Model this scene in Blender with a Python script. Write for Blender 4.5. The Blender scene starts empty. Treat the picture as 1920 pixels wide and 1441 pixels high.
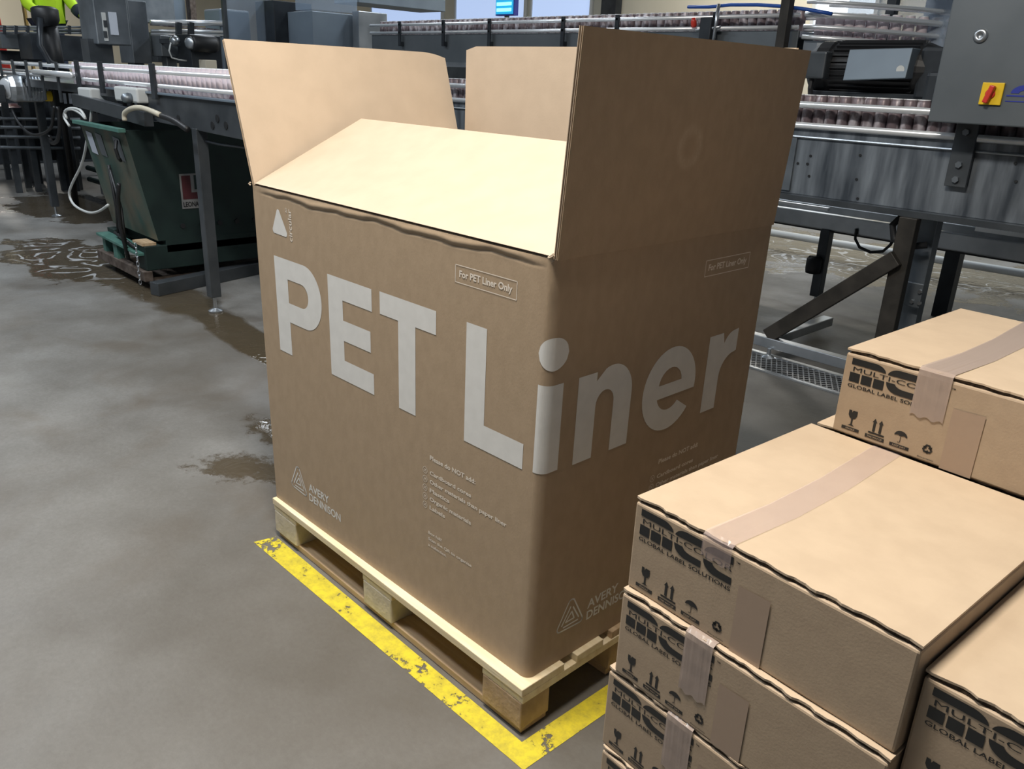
import bpy, bmesh, math, random
from math import sin, cos, pi, radians as rad
from mathutils import Vector as V, Matrix
from mathutils.geometry import tessellate_polygon
random.seed(7)
D = bpy.data; SC = bpy.context.scene; COL = SC.collection

# ------------------------------------------------------------ camera
CX, CY, CZ = 1.05514, -1.10357, 1.48118
YAW, PIT, ROL, FPX = -0.79903, -0.359889, -0.043153, 1521.13
_f = V((cos(PIT)*sin(YAW), cos(PIT)*cos(YAW), sin(PIT)))
_r = V((cos(YAW), -sin(YAW), 0)); _d = _f.cross(_r)
_r2 = cos(ROL)*_r + sin(ROL)*_d; _d2 = -sin(ROL)*_r + cos(ROL)*_d
cam = D.objects.new('camera', D.cameras.new('camera')); COL.objects.link(cam)
cam.matrix_world = Matrix(((_r2.x, -_d2.x, -_f.x, CX), (_r2.y, -_d2.y, -_f.y, CY), (_r2.z, -_d2.z, -_f.z, CZ), (0, 0, 0, 1)))
cam.data.sensor_fit = 'HORIZONTAL'; cam.data.sensor_width = 36; cam.data.lens = FPX/1920*36
cam.data.clip_start = .05; cam.data.clip_end = 200
SC.camera = cam
def pxX(u, v, X):                       # the point of the plane x = X seen at a pixel (used to measure the far machines)
    d = _r2*((u-960)/FPX) + _d2*((v-720.5)/FPX) + _f
    return V((CX, CY, CZ)) + d*((X-CX)/d.x)
def pxY(u, v, Y):
    d = _r2*((u-960)/FPX) + _d2*((v-720.5)/FPX) + _f
    return V((CX, CY, CZ)) + d*((Y-CY)/d.y)

# ------------------------------------------------------------ world, exposure, lights
SC.view_settings.view_transform = 'Standard'; SC.view_settings.look = 'None'
SC.view_settings.gamma = 1; SC.view_settings.exposure = 0.0; SC.view_settings.use_curve_mapping = False
w = D.worlds.new('world'); SC.world = w; w.use_nodes = True
bg = w.node_tree.nodes['Background']; bg.inputs[0].default_value = (.72, .85, 1, 1); bg.inputs[1].default_value = .12
def lamp(x, y, z, sx, sy, power, col, rz=0):
    l = D.lights.new('ceiling_lamp_light', 'AREA'); l.shape = 'RECTANGLE'; l.size = sx; l.size_y = sy; l.energy = power; l.color = col
    o = D.objects.new('ceiling_lamp_light', l); COL.objects.link(o); o.location = (x, y, z); o.rotation_euler = (0, 0, rz)
    return o
WARM = (1, .93, .83); COOL = (.86, .93, 1)
lamp(-.12, -.50, 3.9, .9, .5, 195, WARM)
lamp(-3.5, -1.6, 4.6, 2.4, .5, 150, COOL)
lamp(-7.5, -.5, 4.8, 2.4, .5, 125, COOL)
lamp(-1.2, 8.6, 4.8, 3.0, .5, 110, COOL)
lamp(-5.5, 5.8, 4.8, 3.0, .5, 130, COOL)
lamp(-11, 4.5, 4.8, 2.4, .5, 130, COOL)
lamp(-20.5, 3.5, 4.8, 2.4, .5, 200, WARM)  # added out of view to brighten the left wall
lamp(-6, 10.3, 4.8, 3.0, .5, 170, WARM)  # added out of view to brighten the back wall

# ------------------------------------------------------------ materials
def node(nt, t, **k):
    n = nt.nodes.new(t)
    for a, b in k.items():
        if a in n.inputs: n.inputs[a].default_value = b
        else: setattr(n, a, b)
    return n
def mat(name, col, rough=.6, metal=0, noise=None, bump=0, bscale=60, col2=None, nscale=8, rvar=0, spec=.5, stretch=(1, 1, 1), alpha=1, trans=0, emit=None, lo=.35, hi=.65, detail=4):
    m = D.materials.new(name); m.use_nodes = True; nt = m.node_tree; b = nt.nodes['Principled BSDF']; L = nt.links.new
    b.inputs['Base Color'].default_value = (*col, 1); b.inputs['Roughness'].default_value = rough; b.inputs['Metallic'].default_value = metal
    b.inputs['Specular IOR Level'].default_value = spec
    b.inputs['Alpha'].default_value = alpha; b.inputs['Transmission Weight'].default_value = trans
    if emit: b.inputs['Emission Color'].default_value = (*emit[0], 1); b.inputs['Emission Strength'].default_value = emit[1]
    tc = node(nt, 'ShaderNodeTexCoord'); mp = node(nt, 'ShaderNodeMapping'); mp.inputs['Scale'].default_value = stretch
    L(tc.outputs['Object'], mp.inputs['Vector'])
    if col2:
        n = node(nt, 'ShaderNodeTexNoise', Scale=nscale, Detail=detail); L(mp.outputs[0], n.inputs['Vector'])
        r = node(nt, 'ShaderNodeValToRGB'); r.color_ramp.elements[0].position = lo; r.color_ramp.elements[1].position = hi
        r.color_ramp.elements[0].color = (*col, 1); r.color_ramp.elements[1].color = (*col2, 1)
        L(n.outputs['Fac'], r.inputs[0]); L(r.outputs[0], b.inputs['Base Color'])
        if rvar:
            mr = node(nt, 'ShaderNodeMapRange'); mr.inputs['To Min'].default_value = rough-rvar; mr.inputs['To Max'].default_value = rough+rvar
            L(n.outputs['Fac'], mr.inputs['Value']); L(mr.outputs[0], b.inputs['Roughness'])
    if bump:
        n2 = node(nt, 'ShaderNodeTexNoise', Scale=bscale, Detail=3); L(mp.outputs[0], n2.inputs['Vector'])
        bp = node(nt, 'ShaderNodeBump', Strength=bump, Distance=.002); L(n2.outputs['Fac'], bp.inputs['Height']); L(bp.outputs[0], b.inputs['Normal'])
    return m
M = {}
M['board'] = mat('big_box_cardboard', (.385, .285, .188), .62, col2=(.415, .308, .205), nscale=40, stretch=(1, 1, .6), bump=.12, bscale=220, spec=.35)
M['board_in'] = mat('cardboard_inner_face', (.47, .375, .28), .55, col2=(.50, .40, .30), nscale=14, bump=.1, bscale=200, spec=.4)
M['core'] = mat('corrugated_core', (.035, .024, .016), .9, col2=(.10, .07, .045), nscale=200)
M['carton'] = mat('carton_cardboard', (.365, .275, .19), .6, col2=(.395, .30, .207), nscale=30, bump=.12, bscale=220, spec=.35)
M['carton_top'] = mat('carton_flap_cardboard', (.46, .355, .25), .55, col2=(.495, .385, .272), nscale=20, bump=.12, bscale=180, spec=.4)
M['white_ink'] = mat('white_ink', (.70, .69, .66), .55, col2=(.74, .73, .70), nscale=30)
M['thin_ink'] = mat('thin_white_ink', (.78, .70, .60), .55)
M['black_ink'] = mat('black_ink', (.012, .013, .014), .45)
M['pine'] = mat('fresh_pine', (.72, .58, .36), .65, col2=(.82, .71, .50), nscale=14, stretch=(.25, 3, 3), bump=.3, bscale=60)
M['pine_old'] = mat('old_pine', (.42, .29, .17), .75, col2=(.55, .40, .25), nscale=14, stretch=(.25, 3, 3), bump=.3, bscale=60)
M['block'] = mat('pallet_block_wood', (.33, .225, .135), .8, col2=(.45, .32, .20), nscale=18, bump=.6, bscale=90)
M['block_pale'] = mat('pale_pallet_block_wood', (.50, .44, .335), .8, col2=(.60, .53, .41), nscale=25, bump=.6, bscale=90)
M['steel'] = mat('stainless_steel', (.42, .45, .48), .32, .9, col2=(.55, .58, .61), nscale=5, rvar=.1, bump=.1, bscale=12)
M['rail'] = mat('polished_guide_rail', (.90, .93, .96), .3, .55)
M['steel_dull'] = mat('dull_stainless', (.17, .195, .22), .42, .75, col2=(.27, .30, .33), nscale=4, rvar=.1, bump=.15, bscale=10)
M['trough'] = mat('streaked_trough_steel', (.085, .10, .12), .38, .6, col2=(.34, .38, .42), nscale=5, stretch=(2.6, 1, .35), rvar=.12, bump=.15, bscale=10, lo=.35, hi=.72)
M['dark'] = mat('dark_machine_paint', (.018, .022, .028), .4, .2, col2=(.035, .042, .05), nscale=6)
M['darkgrey'] = mat('dark_grey_metal', (.05, .058, .066), .4, .4, col2=(.085, .095, .105), nscale=5)
M['cabinet'] = mat('grey_cabinet_steel', (.14, .16, .175), .38, .5, col2=(.18, .20, .215), nscale=2.5)
M['brown_steel'] = mat('brown_stained_steel', (.022, .020, .017), .55, .3, col2=(.045, .040, .034), nscale=9)
M['bluegrey'] = mat('blue_grey_panel', (.16, .20, .245), .4, .2, col2=(.20, .25, .30), nscale=2)
M['black'] = mat('black_rubber', (.012, .013, .015), .5)
M['white_pl'] = mat('white_plastic', (.62, .64, .63), .4)
M['cream_pl'] = mat('cream_hose', (.62, .57, .45), .4)
M['yellow_pl'] = mat('yellow_plastic', (.82, .55, .02), .4)
M['red_pl'] = mat('red_plastic', (.62, .045, .03), .35)
M['blue_pl'] = mat('blue_hose', (.02, .09, .40), .35)
M['blue_ink'] = mat('blue_ink', (.02, .035, .30), .5)
M['paper'] = mat('white_paper', (.60, .65, .74), .7)
M['green'] = mat('green_skip_paint', (.004, .015, .014), .6, .05, col2=(.007, .023, .020), nscale=7, rvar=.1)
M['green_l'] = mat('pale_green_paint', (.06, .165, .14), .5, .1, col2=(.09, .21, .175), nscale=12)
M['green_rust'] = mat('worn_green_paint', (.04, .095, .08), .55, .1, col2=(.13, .12, .085), nscale=5, stretch=(1, 1, .6))
M['rust'] = mat('rusty_steel', (.075, .055, .045), .7, .3, col2=(.16, .13, .11), nscale=20)
M['wall'] = mat('cream_wall_paint', (.66, .62, .50), .7, col2=(.70, .66, .54), nscale=1)
M['ceil'] = mat('ceiling_paint', (.35, .36, .37), .8)
M['window'] = mat('daylit_window', (.5, .6, .8), .4, emit=((.50, .65, .98), .75))
M['bright'] = mat('bright_daylit_window', (.7, .8, .9), .4, emit=((.78, .88, 1), 1.5))
M['screen'] = mat('glowing_display_screen', (.02, .3, .5), .3, emit=((.02, .32, .62), .9))
M['screen_txt'] = mat('glowing_display_bars', (.3, .9, .95), .3, emit=((.25, .95, 1), 1.6))
M['plexi'] = mat('smoky_clear_plastic_panel', (.40, .50, .62), .12, alpha=.38)
M['plexi2'] = mat('wet_clear_plastic_panel', (.42, .50, .60), .15, alpha=.45, col2=(.10, .13, .17), nscale=3, lo=.5, hi=.62)
M['can'] = mat('drinks_can_print', (.20, .155, .165), .35, .2, col2=(.62, .57, .60), nscale=18, stretch=(1, 1, .5), lo=.45, hi=.6)
M['can_pink'] = mat('pale_drinks_can_print', (.74, .65, .69), .4, 0, col2=(.22, .13, .18), nscale=13, stretch=(1, 1, .8), lo=.55, hi=.64)
M['lid'] = mat('aluminium_can_lid', (.93, .95, .97), .35, 0)
M['hivis'] = mat('hi_vis_yellow_fabric', (.62, .95, .03), .75)
M['reflect'] = mat('dark_grey_sleeve_patch', (.03, .04, .06), .7)
M['skin'] = mat('skin', (.50, .30, .21), .5)
M['hair'] = mat('dark_hair', (.03, .02, .015), .6)
M['navy'] = mat('navy_trousers', (.02, .03, .06), .8)
M['glove'] = mat('grey_green_work_glove', (.42, .52, .36), .8)
M['foil'] = mat('crumpled_blue_foil', (.3, .4, .7), .25, .8)
M['grate'] = mat('wet_grate_steel', (.24, .25, .26), .4, .5)
M['pit'] = mat('drain_pit', (.01, .011, .012), .3)
def film(name, col, a, rough=.2):
    m = D.materials.new(name); m.use_nodes = True; nt = m.node_tree; b = nt.nodes['Principled BSDF']; L = nt.links.new
    b.inputs['Base Color'].default_value = (*col, 1); b.inputs['Roughness'].default_value = rough; b.inputs['Alpha'].default_value = a
    tc = node(nt, 'ShaderNodeTexCoord'); mp = node(nt, 'ShaderNodeMapping'); mp.inputs['Scale'].default_value = (1, .12, 1)
    n = node(nt, 'ShaderNodeTexNoise', Scale=22., Detail=1.); L(tc.outputs['Object'], mp.inputs[0]); L(mp.outputs[0], n.inputs['Vector'])
    bp = node(nt, 'ShaderNodeBump', Strength=.35, Distance=.004); L(n.outputs['Fac'], bp.inputs['Height']); L(bp.outputs[0], b.inputs['Normal'])
    return m
M['tape'] = film('clear_packing_tape', (.56, .44, .41), .36)
M['tape_flat'] = mat('pinkish_packing_tape', (.335, .245, .18), .3, bump=.15, bscale=20)
M['tape_thick'] = film('milky_packing_tape', (.38, .30, .255), .82)
# worn yellow floor paint
def yellow():
    m = D.materials.new('worn_yellow_floor_paint'); m.use_nodes = True; nt = m.node_tree; b = nt.nodes['Principled BSDF']; L = nt.links.new
    g = node(nt, 'ShaderNodeNewGeometry')
    n = node(nt, 'ShaderNodeTexNoise', Scale=28., Detail=7., Roughness=.7); L(g.outputs['Position'], n.inputs['Vector'])
    n0 = node(nt, 'ShaderNodeTexNoise', Scale=4.5, Detail=1.); L(g.outputs['Position'], n0.inputs['Vector'])
    ad = node(nt, 'ShaderNodeMath', operation='MULTIPLY_ADD'); ad.inputs[1].default_value = .9; L(n0.outputs['Fac'], ad.inputs[0]); L(n.outputs['Fac'], ad.inputs[2])
    r = node(nt, 'ShaderNodeValToRGB'); r.color_ramp.elements[0].position = .78; r.color_ramp.elements[1].position = .82
    r.color_ramp.elements[0].color = (0, 0, 0, 1); r.color_ramp.elements[1].color = (1, 1, 1, 1)
    L(ad.outputs[0], r.inputs[0]); L(r.outputs[0], b.inputs['Alpha'])
    r2 = node(nt, 'ShaderNodeValToRGB'); r2.color_ramp.elements[0].color = (.44, .36, .035, 1); r2.color_ramp.elements[1].color = (.66, .545, .028, 1)
    r2.color_ramp.elements[0].position = .35; r2.color_ramp.elements[1].position = .6
    L(n.outputs['Fac'], r2.inputs[0]); L(r2.outputs[0], b.inputs['Base Color']); b.inputs['Roughness'].default_value = .55
    return m
M['yellow_paint'] = yellow()
# wet, stained concrete
def concrete():
    m = D.materials.new('stained_concrete'); m.use_nodes = True; nt = m.node_tree; b = nt.nodes['Principled BSDF']; L = nt.links.new
    g = node(nt, 'ShaderNodeNewGeometry'); P = g.outputs['Position']
    def noise(s, d=5, ro=.55, dist=0):
        n = node(nt, 'ShaderNodeTexNoise', Scale=s, Detail=d, Roughness=ro, Distortion=dist); L(P, n.inputs['Vector']); return n.outputs['Fac']
    def ramp(src, a, c, ca=(0, 0, 0), cb=(1, 1, 1)):
        r = node(nt, 'ShaderNodeValToRGB'); r.color_ramp.elements[0].position = a; r.color_ramp.elements[1].position = c
        r.color_ramp.elements[0].color = (*ca, 1); r.color_ramp.elements[1].color = (*cb, 1); L(src, r.inputs[0]); return r.outputs[0]
    def math_(op, a, c, clamp=False):
        n = node(nt, 'ShaderNodeMath', operation=op); n.use_clamp = clamp
        for i, s in enumerate((a, c)):
            if isinstance(s, (int, float)): n.inputs[i].default_value = s
            else: L(s, n.inputs[i])
        return n.outputs[0]
    def mix(f, a, c):
        n = node(nt, 'ShaderNodeMix', data_type='RGBA')
        if isinstance(f, (int, float)): n.inputs[0].default_value = f
        else: L(f, n.inputs[0])
        for i, s in ((6, a), (7, c)):
            if isinstance(s, tuple): n.inputs[i].default_value = (*s, 1)
            else: L(s, n.inputs[i])
        return n.outputs[2]
    edge = noise(3.2, 6, .6)
    edge2 = noise(13, 6, .65)
    def blob(x, y, rx, ry, a=0, amp=.9, soft=.12, e=None):
        mp = node(nt, 'ShaderNodeMapping', vector_type='TEXTURE'); mp.inputs['Location'].default_value = (x, y, 0); mp.inputs['Rotation'].default_value = (0, 0, a); mp.inputs['Scale'].default_value = (rx, ry, 1)
        L(P, mp.inputs[0]); ln = node(nt, 'ShaderNodeVectorMath', operation='LENGTH'); L(mp.outputs[0], ln.inputs[0])
        s = math_('ADD', ln.outputs['Value'], math_('MULTIPLY', math_('SUBTRACT', e or edge, .5), amp*2))
        mr = node(nt, 'ShaderNodeMapRange'); mr.inputs['From Min'].default_value = 1+soft; mr.inputs['From Max'].default_value = 1-soft
        L(s, mr.inputs['Value']); return mr.outputs[0]
    base = ramp(noise(1.3, 7, .62), .36, .64, (.150, .144, .132), (.262, .260, .250))
    fine = ramp(noise(60, 3, .7), .3, .7, (.86, .86, .86), (1.08, 1.08, 1.08))
    mul = node(nt, 'ShaderNodeMix', data_type='RGBA', blend_type='MULTIPLY'); mul.inputs[0].default_value = 1; L(base, mul.inputs[6]); L(fine, mul.inputs[7])
    col = mul.outputs[2]
    # warm brown old stains
    st = math_('MULTIPLY', ramp(noise(1.7, 5, .6, .5), .50, .66), .55)
    area = math_('MAXIMUM', blob(-2.4, .8, 2.0, 1.0, 0, .5, .6), blob(-1.2, 2.6, 3, 1.6, 0, .4, .5))
    col = mix(math_('MULTIPLY', st, math_('ADD', area, .40, True)), col, (.115, .088, .06))
    # grime near the pallet
    col = mix(math_('MULTIPLY', math_('MAXIMUM', blob(-.3, -.1, 1.7, 1.1, 0, .5, .9), blob(-2.6, .75, 1.8, .65, .1, .8, .7)), .68), col, (.085, .072, .055))
    col = mix(math_('MULTIPLY', math_('MAXIMUM', blob(-.9, 2.1, 1.9, 1.0, .1, .5, .7), blob(-1.2, 4.5, 3.4, 1.25, 0, .4, .4)), .92), col, (.030, .029, .024))  # grime before the drain, and the conveyor's shade painted into the floor colour
    wet = blob(-6.0, .78, 1.0, .42, .05, .75, .05)
    wet = math_('MAXIMUM', wet, blob(-8.6, 1.6, 1.1, .6, 0, .8, .06))
    wet = math_('MAXIMUM', wet, blob(-3.2, .93, 1.1, .13, -.06, .45, .1))
    wet = math_('MAXIMUM', wet, blob(-4.6, .95, .9, .22, 0, .5, .15))
    wet = math_('MAXIMUM', wet, blob(-1.72, .16, .19, .10, .6, 1.6, .25, edge2))
    wet = math_('MAXIMUM', wet, blob(-2.0, .40, .16, .07, 0, 1.6, .3, edge2))
    wet = math_('MAXIMUM', wet, blob(-2.6, 6.6, 2.6, 1.0, .1, 1.3, .1))
    col = mix(math_('MULTIPLY', wet, .85), col, (.075, .056, .032))
    # light reflections on the puddles, painted into the colour as pale curls
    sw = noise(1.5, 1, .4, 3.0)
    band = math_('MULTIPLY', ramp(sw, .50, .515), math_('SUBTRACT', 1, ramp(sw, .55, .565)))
    glints = math_('MULTIPLY', math_('MULTIPLY', band, ramp(noise(9, 3, .6), .40, .46)), math_('MAXIMUM', blob(-6.0, .78, .85, .34, .05, .5, .1), blob(-2.4, 6.5, 1.6, .6, 0, .5, .2)))
    col = mix(math_('MULTIPLY', glints, .8), col, (.62, .64, .66))
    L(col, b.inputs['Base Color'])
    rb = ramp(noise(2.3, 5), .3, .7, (.42,)*3, (.62,)*3)
    rr = mix(wet, rb, (.05, .05, .05)); L(rr, b.inputs['Roughness'])
    bp = node(nt, 'ShaderNodeBump', Strength=.35, Distance=.004); L(noise(25, 4, .6), bp.inputs['Height'])
    bp2 = node(nt, 'ShaderNodeBump', Strength=.5, Distance=.008); L(math_('MULTIPLY', noise(7, 2, .5, 2.5), wet), bp2.inputs['Height']); L(bp.outputs[0], bp2.inputs['Normal'])
    L(bp2.outputs[0], b.inputs['Normal'])
    return m
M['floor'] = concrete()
def scuffed():
    # outer face of the raised side flap carries a faint ring-shaped scuff
    m = M['board'].copy(); m.name = 'big_box_cardboard_scuffed'; nt = m.node_tree; L = nt.links.new; b = nt.nodes['Principled BSDF']
    old = b.inputs['Base Color'].links[0].from_socket
    g = node(nt, 'ShaderNodeNewGeometry'); mp = node(nt, 'ShaderNodeMapping', vector_type='TEXTURE')
    mp.inputs['Location'].default_value = (.03, .40, 1.36); L(g.outputs['Position'], mp.inputs[0])
    ln = node(nt, 'ShaderNodeVectorMath', operation='LENGTH'); L(mp.outputs[0], ln.inputs[0])
    r = node(nt, 'ShaderNodeValToRGB'); r.color_ramp.elements[0].position = .020; r.color_ramp.elements[1].position = .052
    r.color_ramp.elements[0].color = (0, 0, 0, 1); r.color_ramp.elements[1].color = (0, 0, 0, 1)
    e = r.color_ramp.elements.new(.038); e.color = (1, 1, 1, 1)
    L(ln.outputs['Value'], r.inputs[0])
    n = node(nt, 'ShaderNodeTexNoise', Scale=130., Detail=2.); L(g.outputs['Position'], n.inputs['Vector'])
    mu = node(nt, 'ShaderNodeMath', operation='MULTIPLY'); L(r.outputs[0], mu.inputs[0]); L(n.outputs['Fac'], mu.inputs[1])
    mu2 = node(nt, 'ShaderNodeMath', operation='MULTIPLY'); mu2.inputs[1].default_value = .55; L(mu.outputs[0], mu2.inputs[0])
    mx = node(nt, 'ShaderNodeMix', data_type='RGBA'); L(mu2.outputs[0], mx.inputs[0]); L(old, mx.inputs[6]); mx.inputs[7].default_value = (.6, .48, .35, 1)
    L(mx.outputs[2], b.inputs['Base Color']); return m
M['scuff'] = scuffed()

# ------------------------------------------------------------ mesh helpers
class MB:
    def __init__(s): s.v = []; s.f = []; s.m = []
    def add(s, vs, fs, mi=0):
        k = len(s.v); s.v += [tuple(x) for x in vs]; s.f += [tuple(i+k for i in f) for f in fs]; s.m += [mi]*len(fs); return s
    def box(s, x0, x1, y0, y1, z0, z1, mi=0):
        x0, x1 = sorted((x0, x1)); y0, y1 = sorted((y0, y1)); z0, z1 = sorted((z0, z1))
        vs = [(x, y, z) for z in (z0, z1) for y in (y0, y1) for x in (x0, x1)]
        return s.add(vs, [(0, 2, 3, 1), (4, 5, 7, 6), (0, 1, 5, 4), (2, 6, 7, 3), (0, 4, 6, 2), (1, 3, 7, 5)], mi)
    def hexa(s, b4, t4, mi=0):
        return s.add(list(b4)+list(t4), [(3, 2, 1, 0), (4, 5, 6, 7), (0, 1, 5, 4), (1, 2, 6, 5), (2, 3, 7, 6), (3, 0, 4, 7)], mi)
    def beam(s, p, q, w, h, mi=0, up=(0, 0, 1)):
        p, q = V(p), V(q); d = (q-p).normalized(); u = V(up)
        if abs(d.dot(u)) > .95: u = V((0, 1, 0))
        a = d.cross(u).normalized()*w/2; c = a.cross(d).normalized()*h/2
        return s.hexa([p-a-c, p+a-c, p+a+c, p-a+c], [q-a-c, q+a-c, q+a+c, q-a+c], mi)
    def tube(s, pts, r, seg=10, mi=0, r2=None):
        pts = [V(p) for p in pts]; n = len(pts); prev = None; vs = []; fs = []
        for i, p in enumerate(pts):
            t = (pts[min(i+1, n-1)]-pts[max(i-1, 0)]).normalized()
            if prev is None: prev = t.orthogonal().normalized()
            a = (prev - t*prev.dot(t)).normalized(); prev = a; c = t.cross(a)
            rr = r if r2 is None else r+(r2-r)*i/(n-1)
            vs += [p + a*rr*cos(2*pi*k/seg) + c*rr*sin(2*pi*k/seg) for k in range(seg)]
        for i in range(n-1):
            for k in range(seg):
                fs.append((i*seg+k, i*seg+(k+1) % seg, (i+1)*seg+(k+1) % seg, (i+1)*seg+k))
        fs.append(tuple(range(seg))[::-1]); fs.append(tuple((n-1)*seg+k for k in range(seg)))
        return s.add(vs, fs, mi)
    def lathe(s, prof, c=(0, 0, 0), ax=(0, 0, 1), seg=16, mi=0, ms=None):
        ax = V(ax).normalized(); a = ax.orthogonal().normalized(); b = ax.cross(a); c = V(c); n = len(prof); vs = []
        for r, z in prof: vs += [c+ax*z+a*r*cos(2*pi*k/seg)+b*r*sin(2*pi*k/seg) for k in range(seg)]
        k0 = len(s.v); s.v += [tuple(x) for x in vs]
        for i in range(n-1):
            for k in range(seg):
                s.f.append((k0+i*seg+k, k0+i*seg+(k+1) % seg, k0+(i+1)*seg+(k+1) % seg, k0+(i+1)*seg+k)); s.m.append(ms[i] if ms else mi)
        s.f.append(tuple(k0+k for k in range(seg))[::-1]); s.m.append(ms[0] if ms else mi)
        s.f.append(tuple(k0+(n-1)*seg+k for k in range(seg))); s.m.append(ms[-1] if ms else mi)
        return s
    def build(s, name, mats, parent=None, bev=0, smooth=False, label=None):
        me = D.meshes.new(name); off = V(parent['_w']) if parent is not None and '_w' in parent else V((0, 0, 0))
        me.from_pydata([tuple(V(x)-off) for x in s.v], [], s.f)
        if not isinstance(mats, (list, tuple)): mats = [mats]
        for m in mats: me.materials.append(M[m] if isinstance(m, str) else m)
        for p, mi in zip(me.polygons, s.m): p.material_index = mi; p.use_smooth = smooth
        me.update(); o = D.objects.new(name, me); COL.objects.link(o)
        if parent is not None:
            o.parent = parent; WO[o.name] = off
            if '_w' in parent: o['_w'] = parent['_w']
        if bev:
            md = o.modifiers.new('bevel', 'BEVEL'); md.width = bev; md.segments = 2; md.limit_method = 'ANGLE'; md.angle_limit = rad(40)
        if label: o['label'] = label
        return o
WO = {}
def thing(name, label, cat, loc=(0, 0, 0), group=None):
    o = D.objects.new(name, None); COL.objects.link(o); o.location = loc; o['_w'] = tuple(loc)
    o['label'] = label; o['category'] = cat
    if group: o['group'] = group
    o.empty_display_size = .05
    return o
def tag(o, label, cat, group=None):
    o['label'] = label; o['category'] = cat
    if group: o['group'] = group
    return o
def struct(o): o['kind'] = 'structure'; return o
def copy_tree(o, loc, rz=0, label=None, skip=()):
    c = o.copy(); COL.objects.link(c); c.location = loc; c.rotation_euler = (0, 0, rz)
    if label: c['label'] = label
    def rec(src, dst):
        for ch in list(src.children):
            if ch.name.split('.')[0] in skip: continue
            d = ch.copy(); COL.objects.link(d); d.parent = dst; rec(ch, d)
    rec(o, c); return c
# flat printing: polygons in 2D laid on a surface by a map
class Ink:
    def __init__(s): s.v = []; s.f = []
    def poly(s, *loops):
        k = len(s.v); fl = [p for l in loops for p in l]
        tris = tessellate_polygon([[V((x, y, 0)) for x, y in l] for l in loops])
        s.v += fl; s.f += [tuple(i+k for i in t) for t in tris]; return s
    def rect(s, x0, x1, z0, z1, nx=1):
        for i in range(nx):
            a = x0+(x1-x0)*i/nx; b = x0+(x1-x0)*(i+1)/nx; k = len(s.v)
            s.v += [(a, z0), (b, z0), (b, z1), (a, z1)]; s.f.append((k, k+1, k+2, k+3))
        return s
    def stroke(s, pts, w, close=False):
        n = len(pts); P = [V((x, y)) for x, y in pts]
        segs = [(P[i], P[(i+1) % n]) for i in range(n if close else n-1)]
        for a, b in segs:
            d = (b-a); L = d.length
            if L < 1e-6: continue
            t = V((-d.y, d.x))/L*w/2; k = len(s.v)
            s.v += [tuple(a-t), tuple(b-t), tuple(b+t), tuple(a+t)]; s.f.append((k, k+1, k+2, k+3))
        for a in (P if close else P[1:-1]):
            k = len(s.v); s.v += [(a.x+w/2*cos(2*pi*i/8), a.y+w/2*sin(2*pi*i/8)) for i in range(8)]; s.f.append(tuple(range(k, k+8)))
        return s
    def text(s, body, x0, x1, z, h=None, bold=0.0, vert=False):
        cu = D.curves.new('t', 'FONT'); cu.body = body; cu.size = 1; cu.offset = bold; cu.resolution_u = 3; cu.fill_mode = 'FRONT'
        ob = D.objects.new('t', cu); COL.objects.link(ob); bpy.context.view_layer.update()
        me = D.meshes.new_from_object(ob); D.objects.remove(ob)
        xs = [v.co.x for v in me.vertices]; ys = [v.co.y for v in me.vertices]
        a, b = min(xs), max(xs); cap = .729
        sx = (x1-x0)/(b-a); sy = h/cap if h else sx; k = len(s.v)
        if vert: s.v += [(z-(v.co.y)*sy, x0+(v.co.x-a)*sx) for v in me.vertices]
        else: s.v += [(x0+(v.co.x-a)*sx, z+v.co.y*sy) for v in me.vertices]
        s.f += [tuple(i+k for i in p.vertices) for p in me.polygons]; D.meshes.remove(me); return s
    def build(s, name, m, fn, parent, label=None):
        mb = MB(); mb.v = [tuple(fn(x, z)) for x, z in s.v]; mb.f = s.f; mb.m = [0]*len(s.f)
        return mb.build(name, m, parent, label=label)
def arc(cx, cz, rx, rz, a0, a1, n=14):
    return [(cx+rx*cos(rad(a0+(a1-a0)*i/n)), cz+rz*sin(rad(a0+(a1-a0)*i/n))) for i in range(n+1)]

# ------------------------------------------------------------ the setting
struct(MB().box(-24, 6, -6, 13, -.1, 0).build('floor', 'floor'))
wb = MB().box(-24, 6, 12, 12.2, 0, 6); struct(wb.build('wall_back', 'wall'))
struct(MB().box(-24.2, -24, -6, 12.2, 0, 6).build('wall_left', 'wall'))
struct(MB().box(-24.2, 6, -6, 12.2, 6, 6.1).build('ceiling', 'ceil'))
def window(n, x0, x1, z0, z1, m='window'):
    fr = MB(); y = 11.98
    for a, b, c, d in ((x0-.06, x1+.06, z0-.06, z0), (x0-.06, x1+.06, z1, z1+.06), (x0-.06, x0, z0, z1), (x1, x1+.06, z0, z1)): fr.box(a, b, y-.04, y+.02, c, d)
    o = struct(fr.build('window_%d' % n, 'white_pl')); g = MB().box(x0, x1, y-.01, y+.01, z0, z1).build('pane', m, o)
a = pxY(858, 30, 12); b = pxY(985, 30, 12); window(1, a.x, b.x, 1.9, 4.2)
a = pxY(1000, 30, 12); b = pxY(1108, 30, 12); window(2, a.x, b.x, 1.9, 4.2)
a = pxY(1530, 30, 12); b = pxY(1640, 30, 12); window(3, a.x, b.x, 1.9, 4.6, 'bright')
a = pxY(700, 30, 12); b = pxY(830, 30, 12); window(4, a.x, b.x, 2.3, 4.2)
# pipes and pillars on the wall
for i, (u0, u1, nm) in enumerate(((1133, 1160, 'dark_door_frame'),)):
    a = pxY(u0, 20, 11.9); b = pxY(u1, 20, 11.9)
    MBx = MB().box(a.x, b.x, 11.8, 11.98, 0, 4.5); tag(MBx.build('tall_locker', 'dark'), 'dark upright locker against the cream back wall right of the windows', 'locker')
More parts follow.
